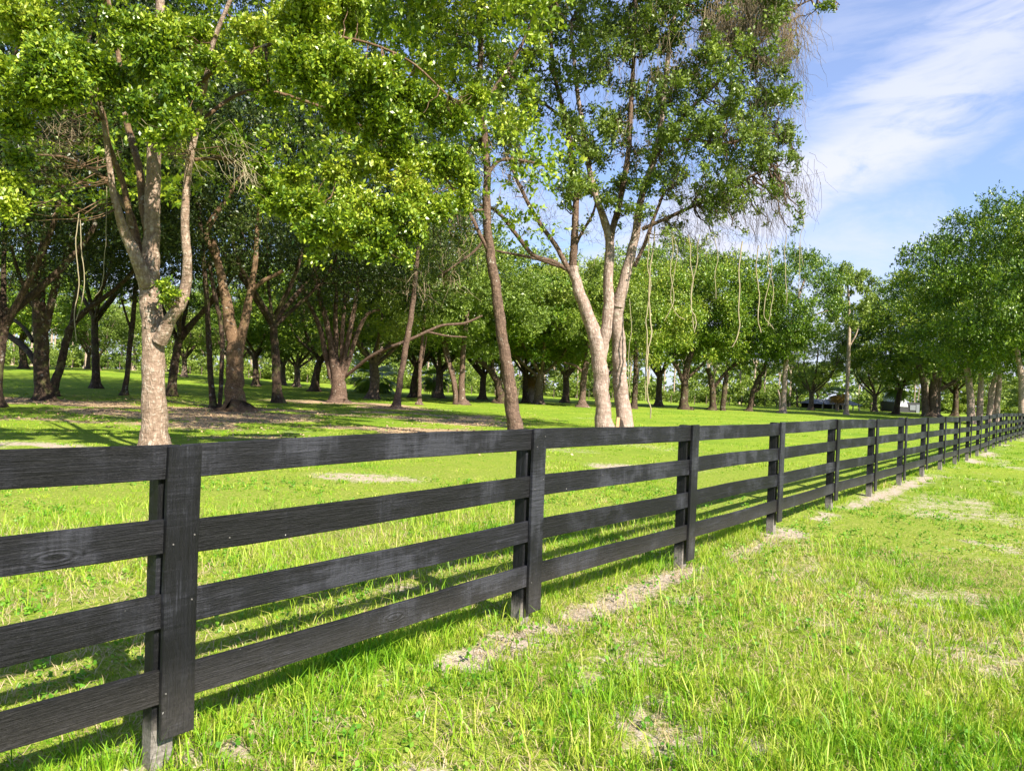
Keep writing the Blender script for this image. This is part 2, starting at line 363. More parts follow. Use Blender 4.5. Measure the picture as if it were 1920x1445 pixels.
bp = N(nt, 'ShaderNodeBump'); bp.inputs['Strength'].default_value = .7; bp.inputs['Distance'].default_value = .05
L(nt, M(nt, 'ADD', nC, M(nt, 'MULTIPLY', nD, .4)), bp.inputs['Height']); L(nt, bp.outputs[0], b.inputs['Normal']); L(nt, b.outputs[0], out.inputs[0])
obj('ground', gm, None, [m], 'structure')

# ------------------------------------------------------------------ board fence
def wood_mat(name, axis, post=False):
    m, nt, out = new_mat(name)
    tc = N(nt, 'ShaderNodeTexCoord'); oi = N(nt, 'ShaderNodeObjectInfo'); g = N(nt, 'ShaderNodeNewGeometry')
    r = M(nt, 'MULTIPLY', oi.outputs['Random'], 60.0); cmb = N(nt, 'ShaderNodeCombineXYZ')
    for i in range(3): L(nt, r, cmb.inputs[i])
    ad = N(nt, 'ShaderNodeVectorMath', operation='ADD'); L(nt, tc.outputs['Object'], ad.inputs[0]); L(nt, cmb.outputs[0], ad.inputs[1])
    sc = [1, 1, 1]; sc[axis] = .045
    mp = N(nt, 'ShaderNodeMapping'); L(nt, ad.outputs[0], mp.inputs[0]); mp.inputs['Scale'].default_value = sc
    # knots bend the grain
    s2 = [1, 1, 1]; s2[axis] = .35
    mk = N(nt, 'ShaderNodeMapping'); L(nt, ad.outputs[0], mk.inputs[0]); mk.inputs['Scale'].default_value = s2
    vo = N(nt, 'ShaderNodeTexVoronoi'); L(nt, mk.outputs[0], vo.inputs['Vector']); vo.inputs['Scale'].default_value = 3.2
    knot = M(nt, 'SUBTRACT', 1.0, SMOOTH(nt, vo.outputs['Distance'], .03, .17))
    ring = M(nt, 'MULTIPLY', M(nt, 'SINE', M(nt, 'MULTIPLY', vo.outputs['Distance'], 190.0)), knot)
    gr = NOISE(nt, mp.outputs[0], 95, 6, .7, 1.2); gr2 = NOISE(nt, mp.outputs[0], 26, 3, .5, .8)
    # saw marks across the board
    s3 = [6, 6, 6]; s3[axis] = 75
    ms = N(nt, 'ShaderNodeMapping'); L(nt, ad.outputs[0], ms.inputs[0]); ms.inputs['Scale'].default_value = s3
    saw = NOISE(nt, ms.outputs[0], 1.0, 2, .5, .2); blot = NOISE(nt, ad.outputs[0], 2.3, 4, .6)
    sawm = M(nt, 'MULTIPLY', saw, SMOOTH(nt, blot, .35, .8))
    h = M(nt, 'ADD', M(nt, 'ADD', M(nt, 'MULTIPLY', gr, .8), M(nt, 'MULTIPLY', gr2, .5)), M(nt, 'ADD', M(nt, 'MULTIPLY', ring, .18), M(nt, 'MULTIPLY', sawm, .9)))
    c = RAMP(nt, M(nt, 'MULTIPLY', M(nt, 'ADD', h, M(nt, 'ADD', M(nt, 'MULTIPLY', M(nt, 'SUBTRACT', blot, .5), .5), M(nt, 'MULTIPLY', M(nt, 'SUBTRACT', oi.outputs['Random'], .6), .28))), .7), [(.40, (.0008, .0008, .001)), (.60, (.006, .0062, .009)), (.78, (.035, .036, .046))])
    c = MIXC(nt, M(nt, 'MULTIPLY', SMOOTH(nt, blot, .5, .7), .5), c, (.024, .025, .031))
    fl = NOISE(nt, ad.outputs[0], 34, 2, .5); c = MIXC(nt, SMOOTH(nt, fl, .79, .81), c, (.3, .29, .27))
    sp = N(nt, 'ShaderNodeSeparateXYZ'); L(nt, g.outputs['Position'], sp.inputs[0])
    nz = NOISE(nt, g.outputs['Position'], 9, 5, .7)
    top = .26 if post else .24
    dirt = M(nt, 'SUBTRACT', 1.0, SMOOTH(nt, M(nt, 'ADD', sp.outputs[2], M(nt, 'MULTIPLY', M(nt, 'SUBTRACT', nz, .5), -.16)), .10 if post else .16, top - .04 if post else .5))
    dc = RAMP(nt, NOISE(nt, g.outputs['Position'], 60, 4, .7), [(.3, (.16, .14, .12)), (.7, (.38, .34, .30))])
    c = MIXC(nt, M(nt, 'MULTIPLY', dirt, .92 if post else .10), c, dc)
    b = N(nt, 'ShaderNodeBsdfPrincipled'); L(nt, c, b.inputs['Base Color']); b.inputs['Roughness'].default_value = .58; b.inputs['Specular IOR Level'].default_value = .3
    bp = N(nt, 'ShaderNodeBump'); bp.inputs['Strength'].default_value = 1.0; bp.inputs['Distance'].default_value = .012
    L(nt, h, bp.inputs['Height']); L(nt, bp.outputs[0], b.inputs['Normal']); L(nt, b.outputs[0], out.inputs[0]); return m
W_RAIL = wood_mat('black_board_paint', 0); W_FACE = wood_mat('black_face_board_paint', 2); W_POST = wood_mat('black_post_paint', 2, True)
m, nt, out = new_mat('raw_sawn_wood'); b = N(nt, 'ShaderNodeBsdfPrincipled'); b.inputs['Base Color'].default_value = (.42, .25, .12, 1); b.inputs['Roughness'].default_value = .8
L(nt, b.outputs[0], out.inputs[0]); RAWW = m
m, nt, out = new_mat('nail_steel'); b = N(nt, 'ShaderNodeBsdfPrincipled'); b.inputs['Base Color'].default_value = (.16, .15, .14, 1); b.inputs['Roughness'].default_value = .5; b.inputs['Metallic'].default_value = .3
L(nt, b.outputs[0], out.inputs[0]); NAILM = m
def board_mesh(name, lx, ly, lz, seed, axis, nseg=8, bev=.003, warp=.008):
    """box centred on x,y ; axis: 0 long in x, 2 long in z (z from 0..lz)"""
    bm = bmesh.new(); bmesh.ops.create_cube(bm, size=1)
    for v in bm.verts: v.co = Vector((v.co.x * lx, v.co.y * ly, v.co.z * lz))
    rs = random.Random(seed)
    long_e = [e for e in bm.edges if abs((e.verts[0].co - e.verts[1].co)[axis]) > .5 * (lx, ly, lz)[axis]]
    bmesh.ops.bevel(bm, geom=list(bm.edges), offset=bev, segments=1, affect='EDGES')
    long_e = [e for e in bm.edges if abs((e.verts[0].co - e.verts[1].co)[axis]) > .5 * (lx, ly, lz)[axis]]
    bmesh.ops.subdivide_edges(bm, edges=long_e, cuts=nseg - 1, use_grid_fill=True)
    a, b_, c_ = rs.uniform(-1, 1), rs.uniform(-1, 1), rs.uniform(0, 6)
    ln = (lx, ly, lz)[axis]
    for v in bm.verts:
        t = v.co[axis] / ln
        w = a * (t * t - .25) * 4 * warp + math.sin(t * 5 + c_) * warp * .5
        if axis == 0: v.co.z += w + math.sin(t * 23 + c_ + (2 if v.co.z > 0 else 0)) * .0012; v.co.y += b_ * (t * t - .25) * warp
        else: v.co.x += w * .6 + math.sin(t * 19 + c_ + (2 if v.co.x > 0 else 0)) * .001
    me = bpy.data.meshes.new(name); bm.to_mesh(me); bm.free(); return me
KMIN, KMAX = -1, 27
rot = math.atan2(FD.y, FD.x)
fence = thing('board_fence', 'long black four-board horse fence of wooden posts and rails beside the grass verge', 'fence', P0 + FD * T0, None, rot)
# in fence space: x along, y away from the camera side (normal = -FN), z up
RT, FT, PW = .026, .024, .092
rails = [board_mesh('rail', BAY - .012, RT, .142, s, 0) for s in range(7)]
for me in rails: me.materials.append(W_RAIL)
faces_ = [board_mesh('face_board', .140, FT, 1.0, s + 20, 2, 6, .003, .004) for s in range(4)]
for me in faces_: me.materials.append(W_FACE)
posts_ = [board_mesh('post', PW, PW, 1.0, s + 40, 2, 4, .005, .003) for s in range(3)]
for me in posts_: me.materials.append(W_POST)
rz = [1.273, .963, .658, .338]
fr = random.Random(9)
tilt = {}
for k in range(KMIN, KMAX + 1):
    dz = (fr.random() - .5) * .02; sh = (fr.random() - .5) * .02 if k not in (0, 1, 2) else 0
    x = k * BAY
    gz = float(terrain(*(P0 + FD * (T0 + x))[:2]))
    tl = (fr.random() - .5) * .03
    po = obj('post', fr.choice(posts_), fence); hgt = 1.345 + .35 + dz
    po.scale = (1, 1, hgt); po.location = (x - .022 + sh, PW / 2 + RT / 2 + .002, -.35 + hgt / 2 + gz); po.rotation_euler = (0, tl, 0)
    fb = obj('face_board', fr.choice(faces_), fence); bot = {0: .13, 1: .095, 2: .07}.get(k, .08 + fr.random() * .08)
    top = 1.352 + dz; fb.scale = (1, 1, top - bot); fb.location = (x + .012, -(RT / 2 + FT / 2 + .0015), (top + bot) / 2 + gz); fb.rotation_euler = (0, tl, 0)
    tilt[k] = dz
    if k == KMAX: break
    gz2 = float(terrain(*(P0 + FD * (T0 + x + BAY))[:2]))
    for q, z in enumerate(rz):
        ra = obj('rail', fr.choice(rails), fence); j0 = (fr.random() - .5) * .02
        ra.location = (x + BAY / 2, 0, z + (gz + gz2) / 2 + j0); ra.rotation_euler = (0, -math.atan2(gz2 - gz + (fr.random() - .5) * .008, BAY), 0)
# a strip of raw wood where the top rail was cut at the nearest post, and the nail heads of the nearest face boards
rm = board_mesh('raw_cut', .003, .014, .10, 3, 2, 2, .0006, 0); rm.materials.append(RAWW)
rw = obj('raw_cut', rm, fence); rw.location = (-.0600, -(RT / 2 + FT / 2), 1.27)
nb_ = bmesh.new(); bmesh.ops.create_cone(nb_, cap_ends=True, segments=8, radius1=.0038, radius2=.003, depth=.003)
bmesh.ops.rotate(nb_, verts=nb_.verts, cent=(0, 0, 0), matrix=Matrix.Rotation(math.radians(90), 3, 'X')); nm_ = bpy.data.meshes.new('nail_head'); nb_.to_mesh(nm_); nb_.free(); nm_.materials.append(NAILM)
for k in (0, 1):
    for z in rz:
        for sx in (-1, 1):
            if fr.random() < .3: continue
            o = obj('nail_head', nm_, fence); o.location = (k * BAY + .012 + sx * (.045 + fr.uniform(-.008, .008)), -(RT / 2 + FT + .003), z + sx * .02 + fr.uniform(-.03, .03))
            if fr.random() < .7: continue
            o = obj('nail_head', nm_, fence); o.location = (k * BAY + .6 + sx * fr.uniform(.1, .4), -(RT / 2 + .0012), z + fr.uniform(-.05, .05))
rw['label'] = 'strip of bare orange wood on the edge of a black face board'

# ------------------------------------------------------------------ trees: generic builder
def grow_oak(name, seed, H, R, fork, tr, nl, nclus, nleaf, leaf, lmat, bmat, low=.35, sprig=.3, lean=.06, cl_r=.24, flat=.6, trunks=1):
    rs = np.random.default_rng(seed)
    root = thing(name, '', 'tree', (0, 0, 0))
    acc = Acc(); segs = []
    top = np.array([rs.normal(0, lean) * fork, rs.normal(0, lean) * fork, fork])
    if trunks == 1:
        tube(acc, [(0, 0, -.4), (0, 0, 0), top * .5 + rs.normal(0, .05, 3), top], [tr * 1.5, tr * 1.2, tr * .95, tr * .85], 14, 6, .12, seed, 0, .06, 0.0)
    az0 = rs.uniform(0, 6.28)
    for i in range(nl):
        az = az0 + i * 2 * math.pi / nl + rs.normal(0, .25); el = rs.uniform(.45, 1.0)
        rr_ = R * rs.uniform(.45, .8) * (1 if i else .3); hh = fork + (H - fork) * rs.uniform(.6, .9)
        e = np.array([math.cos(az) * rr_, math.sin(az) * rr_, hh])
        s0 = top * rs.uniform(.75, .98) if trunks == 1 else np.array([math.cos(az) * tr * .55, math.sin(az) * tr * .55, -.2])
        m1 = s0 * .6 + e * .4 + np.array([math.cos(az), math.sin(az), 0]) * R * .1 - np.array([0, 0, (H - fork) * .05]); m2 = s0 * .25 + e * .75 + rs.normal(0, .25, 3)
        r0 = tr * rs.uniform(.42, .62)
        c, r = tube(acc, [s0, m1, m2, e], [r0, r0 * .7, r0 * .4, r0 * .18], 8, 5, .1, seed * 7 + i, .12)
        segs.append(np.c_[c[3:], r[3:]])
        for b_ in range(3):
            k = rs.integers(4, len(c) - 4); d = rs.normal(0, 1, 3); d[2] = abs(d[2]) * .5; d[:2] += .8 * np.array([math.cos(az), math.sin(az)]); d /= np.linalg.norm(d)
            l_ = R * rs.uniform(.25, .45); e2 = c[k] + d * l_
            c2, r2 = tube(acc, [c[k], c[k] + d * l_ * .5 + rs.normal(0, .15, 3), e2], [r[k] * .6, r[k] * .4, r[k] * .15], 5, 3, .05, seed + b_, .1)
            segs.append(np.c_[c2[1:], r2[1:]])
    seg = np.concatenate(segs)
    # clusters over the crown
    zc = H * (low + 1) / 2; rz_ = H * (1 - low) / 2; cl_ = []
    tries = 0
    while len(cl_) < nclus and tries < nclus * 40:
        tries += 1
        d = rs.normal(0, 1, 3); d /= np.linalg.norm(d); q = rs.uniform(.35, 1) ** .5
        p = np.array([d[0] * R * q, d[1] * R * q, zc + d[2] * rz_ * q])
        if p[2] < H * low + rs.random() * .1 * H: continue
        rad = R * cl_r * rs.uniform(.55, 1.35)
        if all((np.linalg.norm(p - c_[:3]) > .60 * (rad + c_[3])) for c_ in cl_[-60:]) or rs.random() < .05: cl_.append(np.array([*p, rad]))
    cl_ = np.array(cl_)
    A0 = []; A1 = []
    for c_ in cl_:
        dd = np.linalg.norm(seg[:, :3] - c_[:3], axis=1); A0.append(seg[dd.argmin(), :3]); A1.append(c_[:3])
    strands(acc, A0, A1, np.full(len(cl_), -.15), max(.03, tr * .09), .012, 6, seed, .06)
    tk = obj('trunk', acc.mesh('trunk'), root, bmat)
    V = leafy(cl_, nleaf, leaf, seed + 3, 8, .5, flat, None, sprig)
    obj('crown', leafmesh('crown', V), root, lmat)
    root['_h'] = H; root['_r'] = R; root['used'] = 0
    return root
protos = {}
used = set()
def plant(pname, px, depth, H, label, R=None, group=None, rotz=None, lean=0):
    pr = protos[pname]; g = gp(px, depth); s = H / pr['_h']; sr = s if R is None else R / pr['_r']
    rotz = random.random() * 6.28 if rotz is None else rotz
    if pname not in used:
        used.add(pname); pr.location = g; pr.scale = (sr, sr, s); pr.rotation_euler = (0, lean, rotz); pr['label'] = label
        if group: pr['group'] = group
        return pr
    r = copy_tree(pr, g, rotz, (sr, sr, s), label, group); r.rotation_euler = (0, lean, rotz); return r

protos['oak_near_a'] = grow_oak('oak_tree', 101, 18, 8.5, 4.2, .25, 6, 110, 70000, .145, LEAF_SHADE, BARK_D, .27, .42)
protos['oak_near_b'] = grow_oak('oak_tree', 102, 17, 8, 3.4, .23, 7, 105, 66000, .145, LEAF_SHADE, BARK_D, .24, .42)
protos['oak_mid_a'] = grow_oak('oak_tree', 201, 15, 7.5, 3.4, .33, 6, 95, 48000, .225, LEAF_M, BARK_D, .25, .55)
protos['oak_mid_b'] = grow_oak('oak_tree', 202, 15, 7, 4.0, .30, 5, 90, 46000, .225, LEAF_M, BARK_D, .30, .55)
protos['oak_mid_c'] = grow_oak('oak_tree', 203, 14, 6.5, 3.0, .34, 6, 80, 40000, .22, LEAF_P, BARK_F, .26, .55)
protos['oak_wide'] = grow_oak('live_oak', 204, 20, 10, 3.2, 1.0, 8, 150, 66000, .27, LEAF_M, BARK_F, .2, .6, .05, .23)
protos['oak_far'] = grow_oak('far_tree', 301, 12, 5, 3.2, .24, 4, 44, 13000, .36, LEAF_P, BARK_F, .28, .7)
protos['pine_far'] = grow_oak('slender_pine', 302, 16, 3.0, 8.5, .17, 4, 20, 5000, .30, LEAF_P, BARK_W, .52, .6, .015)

# ---------- hero trees (paths read as pixel column/row at a depth, then built as solid wood at that place)
def wood(root, name, pts, depth, sides, mat, seed, dd=None, lobes=0, wig=.08, step=5):
    """pts: (px, py, width_px[, depth offset])"""
    Q = []; Rr = []
    for q in pts:
        d = depth + (q[3] if len(q) > 3 else 0); Q.append(P(q[0], q[1], d)); Rr.append(q[2] * .85 / F * d / 2)
    if name == 'trunk': Q.insert(0, Q[0] - Vector((0, 0, .6))); Rr.insert(0, Rr[0])
    acc = Acc(); c, r = tube(acc, Q, Rr, sides, step + (3 if name == 'trunk' else 0), .1, seed, wig, lobes, root.location.z if name == 'trunk' else None)
    o = obj(name, acc.mesh(name, root.location), root, mat); return c, r
def clus(lst, jitter=.25, seed=0):
    rs = np.random.default_rng(seed); out_ = []
    for (px, py, r, d) in lst:
        p = P(px, py, d); R = r / F * d; out_.append([*p, R * 0.74])
        for _ in range(4):
            e = rs.normal(0, 1, 3); e /= np.linalg.norm(e); e[1] *= .9; e[2] *= .7
            out_.append([*(np.array(p) + e * R * rs.uniform(.5, .85)), R * rs.uniform(.25, .5)])
    return out_
def link_clusters(acc, cl_, seg, seed, r0=.02, r1=.006):
    A0 = []; A1 = []
    for c_ in cl_:
        dd = np.linalg.norm(seg[:, :3] - np.array(c_[:3]), axis=1); A0.append(seg[dd.argmin(), :3]); A1.append(c_[:3])
    strands(acc, A0, A1, np.full(len(A0), -.1), r0, r1, 7, seed, .05)
def twig_spray(acc, px, py, d, rpx, n, seed, dirv=(0, 0, -1), ln=.8, r=.006, spread=.6):
    rs = np.random.default_rng(seed); c0 = np.array(P(px, py, d)); R = rpx / F * d
    a = c0 + rs.normal(0, .5, (n, 3)) * R; dv = np.array(dirv, float) + rs.normal(0, spread, (n, 3))
    dv /= np.linalg.norm(dv, axis=1)[:, None]
    b_ = a + dv * (ln * rs.uniform(.4, 1.3, n))[:, None]
    strands(acc, a, b_, rs.normal(-.02, .12, n) * ln, r, r * .4, 6, seed, .06)

# A: pale oak at the left, standing just behind the fence
g = gp(290, 12.8); A = thing('oak_tree', 'pale-barked oak with bright sunlit leaves standing right behind the nearest fence post', 'tree', g)
DA = 12.8; sa = []
c, r = wood(A, 'trunk', [(291, 905, 66), (291, 870, 58), (290, 800, 51), (289, 730, 46), (288, 660, 44), (287, 610, 47), (282, 560, 43), (277, 520, 36), (281, 485, 22)], DA, 20, BARK_A, 3, lobes=.06, wig=.03); sa.append(np.c_[c, r])
for pts in ([(280, 525, 38), (283, 480, 37), (285, 420, 33), (286, 350, 31), (289, 290, 28), (290, 240, 25), (296, 150, 22), (300, 60, 20), (300, -80, 16), (310, -220, 12)],
            [(300, 640, 34, -.1), (318, 600, 27, -.2), (338, 570, 24, -.3), (349, 530, 22, -.3), (351, 480, 19, -.4), (346, 420, 18, -.4), (350, 350, 16, -.4), (356, 300, 15, -.5), (370, 230, 13, -.6), (386, 150, 12, -.8), (400, 80, 10, -.9), (440, -20, 8, -1)],
            [(276, 535, 34, -.1), (262, 495, 28, -.3), (243, 455, 24, -.4), (225, 410, 18, -.6), (212, 360, 14, -.7), (205, 310, 12, -.8), (196, 240, 10, -.9), (180, 160, 8, -1)],
            [(268, 500, 24, 0), (255, 450, 18, .1), (246, 405, 15, .2), (222, 370, 12, .3), (196, 335, 10, .3), (160, 312, 8, .4), (120, 295, 6, .5), (70, 290, 4, .5)],
            [(280, 440, 22, .1), (268, 380, 18, .2), (262, 320, 16, .3), (246, 262, 15, .4), (236, 220, 13, .5), (228, 150, 11, .6), (215, 60, 9, .8), (190, -60, 7, 1)],
            [(246, 430, 14, -.2), (232, 350, 13, -.3), (203, 270, 12, -.5), (188, 200, 9, -.8), (120, 120, 7, -1.2), (60, 90, 5, -1.6)],
            [(286, 250, 14, -.2), (330, 200, 10, -.8), (420, 120, 9, -1.0), (520, 80, 8, -1.2), (640, 70, 6, -1), (760, 110, 5, -.6), (840, 180, 4, -.2)],
            [(356, 300, 9, -.4), (430, 300, 8, -.5), (510, 340, 7, -.7), (600, 390, 5, -.8), (690, 430, 4, -.8)],
            [(370, 230, 8, -.6), (470, 170, 8, -.2), (600, 200, 7, 0), (720, 260, 6, .2), (820, 320, 5, .3), (860, 370, 4, .3)]):
    c, r = wood(A, 'limb', pts, DA, 10, BARK_A2 if pts[0][2] < 30 else BARK_A, len(sa) + 5); sa.append(np.c_[c, r])
segA = np.concatenate(sa)
cA = [(60, 60, 80, 11), (125, 110, 85, 10.8), (60, 175, 75, 10.5), (20, 235, 55, 10.8), (130, 170, 60, 10.3), (85, 130, 70, 10.2), (165, 120, 50, 11), (15, 390, 45, 10.3), (0, 330, 40, 11), (40, 20, 70, 11.3),
      (290, 105, 75, 11.2), (335, 170, 65, 10.9), (275, 215, 60, 11), (335, 225, 50, 10.7), (250, 60, 60, 11.6), (230, 160, 45, 11.4), (315, 55, 60, 11.7), (380, 110, 40, 11.5), (370, 60, 45, 12), (300, 260, 30, 10.7),
      (560, 50, 90, 11.3), (480, 60, 55, 11.8), (630, 110, 75, 11.2), (545, 130, 60, 11), (475, 140, 45, 11.3), (505, 185, 32, 11.3), (700, 150, 75, 11.8), (640, 20, 70, 12.2), (450, 110, 35, 11), (590, 170, 50, 11.2),
      (640, 210, 60, 12), (720, 230, 70, 12.2), (790, 190, 70, 12.8), (850, 230, 60, 13.3), (760, 290, 60, 12.6), (830, 300, 55, 13), (870, 330, 40, 13.2), (700, 310, 50, 12.4), (890, 190, 40, 13.6),
      (640, 330, 45, 12.3), (575, 385, 60, 11.9), (640, 420, 75, 11.7), (710, 430, 60, 11.9), (600, 440, 50, 11.6), (740, 400, 50, 12), (815, 395, 60, 12.6), (770, 350, 50, 12.5), (860, 380, 35, 12.9), (680, 380, 55, 12),
      (520, 350, 45, 11.8), (490, 310, 38, 11.7), (500, 380, 35, 11.8), (560, 330, 38, 12), (450, 270, 28, 11.6), (730, 460, 35, 12), (690, 470, 40, 11.8), (590, 480, 22, 11.6), (780, 440, 35, 12.2), (760, 480, 25, 12.1),
      (310, 560, 14, 12.3), (305, 530, 12, 12.3), (322, 548, 12, 12.2), (40, 300, 30, 11.2), (10, 130, 50, 10.6), (420, 245, 22, 11.7)]
clA = clus(cA, seed=4)
rs = np.random.default_rng(44)
for _ in range(120):      # the rest of the crown, above the picture and behind
    a_ = rs.uniform(0, 6.28); q = rs.uniform(.0, 1) ** .5 * 6.2
    yy_ = math.sin(a_) * q * .9
    clA.append([g.x + .5 + math.cos(a_) * q, g.y + 2.0 + (yy_ if yy_ > 0 else yy_ * .35), 9.4 + rs.uniform(0, 6) * (1 - (q / 8.5) ** 2), rs.uniform(.7, 1.2)])
for _ in range(95):       # shaded rear of the crown
    clA.append([g.x + rs.uniform(-6, 7), g.y + rs.uniform(2.0, 6.5), rs.uniform(5.4, 10.5), rs.uniform(.6, 1.0)])
vis = clA[:len(cA) * 5]; hid = clA[len(cA) * 5:]
tw = Acc(); br = Acc(); link_clusters(br, vis, segA, 8, .013, .004); link_clusters(br, [c_ for c_ in hid if np.linalg.norm(segA[:, :3] - np.array(c_[:3]), axis=1).min() < 2.2], segA, 18, .016, .006); obj('branches', br.mesh('branches', g), A, BARK_A2, 'stuff')
V1 = leafy(vis, 170000, .079, 21, 12, .5, .72, (tw, .14, .004), .25)
V2 = leafy(hid, 64000, .135, 22, 9, .5, .6, None, .25)
twig_spray(tw, 170, 250, 12.6, 60, 60, 31, (-.8, 0, -.15), .9, .005); twig_spray(tw, 110, 285, 12.8, 60, 60, 32, (-1, 0, .05), .9, .0045, .35)
twig_spray(tw, 150, 180, 12.4, 50, 20, 34, (-.4, 0, -.5), .8)
obj('crown', leafmesh('crown', np.concatenate([V1, V2]), g), A, LEAF_A)
obj('twigs', tw.mesh('twigs', g), A, TWIG, 'stuff')
dt = Acc(); twig_spray(dt, 425, 275, 11.4, 30, 26, 35, (.7, -.1, -.5), .75, .004, .45); twig_spray(dt, 455, 310, 11.3, 22, 30, 36, (.5, 0, -.6), .5, .006, .5); twig_spray(dt, 300, 240, 11, 30, 30, 37, (.5, 0, -.6), .9, .005, .4)
o = obj('dead_twigs', dt.mesh('dead_twigs', g), A, VINEM, 'stuff')

# B: slim leaning trunk in the middle
DB = 20.0; g = gp(971, DB); B = thing('oak_tree', 'slim brown tree leaning left, its trunk rising behind the second fence post', 'tree', g); sb = []
c, r = wood(B, 'trunk', [(975, 850, 40), (971, 828, 35), (962, 770, 31), (954, 710, 28), (944, 650, 25), (936, 590, 23), (928, 530, 22), (920, 480, 21), (914, 430, 19), (912, 380, 18), (913, 320, 16), (906, 230, 14), (900, 130, 13), (905, 20, 11), (910, -120, 8)], DB, 12, BARK_B, 31, wig=.12); sb.append(np.c_[c, r])
for pts in ([(918, 470, 12), (900, 440, 9), (880, 400, 8), (860, 380, 6), (820, 370, 4)], [(913, 395, 8), (880, 395, 7), (840, 405, 5), (800, 400, 3)],
            [(912, 330, 9), (940, 300, 8), (1000, 305, 6), (1040, 320, 4)], [(906, 240, 9), (870, 180, 7), (830, 120, 5), (790, 60, 4)], [(905, 200, 9), (950, 130, 8), (990, 60, 6), (1010, -20, 4)],
            [(914, 440, 7), (890, 470, 6), (850, 500, 4), (820, 520, 3)]):
    c, r = wood(B, 'limb', pts, DB, 7, BARK_B, len(sb) + 40, wig=.2); sb.append(np.c_[c, r])
cB = [(800, 20, 60, 19), (760, 50, 45, 20), (850, 90, 60, 20), (900, 40, 55, 19.5), (940, 110, 55, 20), (880, 160, 60, 19.5), (930, 200, 50, 20), (960, 250, 45, 20), (900, 270, 40, 20.5), (870, 300, 35, 20), (960, 300, 40, 20.4), (1000, 300, 28, 20.5),
      (830, 420, 30, 20), (860, 460, 30, 20.5), (810, 470, 32, 21), (850, 520, 26, 21), (880, 430, 22, 20), (700, 20, 50, 21), (820, 150, 45, 20.8), (985, 20, 50, 19.8), (1010, 90, 40, 20), (990, 170, 45, 20.3)]
clB = clus(cB, seed=6)
for _ in range(34): clB.append([g.x + rs.uniform(-3.8, 3.2), g.y + rs.uniform(-3, 3), rs.uniform(12, 16), rs.uniform(.7, 1.1)])
tw = Acc(); br = Acc(); link_clusters(br, clB, np.concatenate(sb), 9); obj('branches', br.mesh('branches', g), B, BARK_B, 'stuff')
V1 = leafy(clB, 72000, .10, 23, 8, .5, .85, (tw, .2, .007), .22)
for k, (x, y, r_) in enumerate(((930, 250, 45), (900, 130, 50), (880, 60, 50), (900, 320, 30), (850, 500, 35), (960, 310, 30), (860, 420, 30), (780, 520, 35))): twig_spray(tw, x, y, 20, r_, 30, 60 + k, (0, 0, -.4), 1.0, .008, .8)
obj('crown', leafmesh('crown', V1, g), B, LEAF_C); obj('twigs', tw.mesh('twigs', g), B, TWIG, 'stuff')

# C: twin pink trunks with a vine-hung crown
DC = 24.0; g = gp(1152, DC); C_ = thing('oak_tree', 'tall vine-draped tree with two pinkish trunks and bare forked limbs behind the fence', 'tree', g); sc3 = []
def limbC(name, pts, mat, sides=9):
    c, r = wood(C_, name, pts, DC, sides, mat, len(sc3) + 60, wig=.12); sc3.append(np.c_[c, r])
limbC('trunk', [(1138, 850, 44), (1135, 822, 38), (1129, 760, 35), (1126, 710, 34), (1122, 660, 34), (1112, 620, 30), (1098, 580, 26), (1084, 540, 24), (1074, 500, 22)], BARK_C, 14)
limbC('trunk', [(1172, 850, 42, .4), (1172, 822, 37, .4), (1168, 760, 34, .4), (1162, 700, 32, .4), (1160, 640, 30, .3), (1157, 590, 30, .2), (1158, 560, 30, .1)], BARK_C, 14)
limbC('limb', [(1124, 680, 28), (1134, 630, 25), (1141, 570, 24), (1141, 500, 22), (1143, 450, 20), (1130, 405, 16), (1118, 370, 14), (1105, 320, 12), (1095, 250, 11), (1080, 150, 9), (1070, 40, 7)], BARK_C)
limbC('limb', [(1143, 455, 16), (1152, 420, 15), (1162, 380, 13), (1172, 330, 12), (1180, 260, 12), (1185, 170, 10), (1190, 60, 8), (1190, -80, 6)], BARK_B)
limbC('limb', [(1158, 575, 28, .1), (1168, 535, 25), (1180, 490, 22), (1190, 450, 19), (1196, 410, 17), (1206, 360, 15), (1226, 300, 14), (1240, 220, 12), (1250, 120, 10), (1270, 0, 8)], BARK_C)
limbC('limb', [(1074, 505, 18), (1077, 460, 17), (1078, 410, 15), (1080, 360, 14), (1072, 300, 13), (1062, 230, 11), (1040, 140, 9), (1030, 40, 7)], BARK_B)
limbC('limb', [(1076, 520, 14), (1058, 490, 12), (1040, 458, 11), (1020, 430, 10), (996, 392, 9), (975, 350, 8), (960, 315, 6), (940, 260, 5)], BARK_B, 8)
limbC('limb', [(1062, 505, 10), (1035, 490, 10), (1000, 478, 9), (970, 442, 9), (945, 410, 8), (925, 392, 7), (900, 384, 5)], BARK_B, 8)
limbC('limb', [(1050, 500, 8), (1010, 486, 7), (970, 478, 6), (930, 470, 4)], BARK_B, 6)
limbC('limb', [(1190, 500, 9), (1212, 450, 9), (1224, 415, 8), (1245, 360, 6)], BARK_B, 6)
limbC('limb', [(1080, 458, 8), (1095, 430, 7), (1112, 400, 6), (1118, 372, 4)], BARK_B, 6)
limbC('limb', [(1204, 430, 9), (1260, 405, 8), (1310, 382, 8), (1350, 366, 7), (1400, 335, 6), (1450, 310, 4)], BARK_D, 6)
limbC('limb', [(1226, 300, 10), (1270, 230, 9), (1330, 170, 8), (1390, 110, 8), (1450, 60, 6), (1500, 30, 4)], BARK_B, 7)
limbC('limb', [(1232, 270, 8), (1290, 260, 8), (1360, 270, 7), (1430, 250, 6), (1480, 260, 4)], BARK_B, 7)
limbC('limb', [(1060, 225, 7), (1000, 180, 6), (960, 150, 5)], BARK_B, 6)
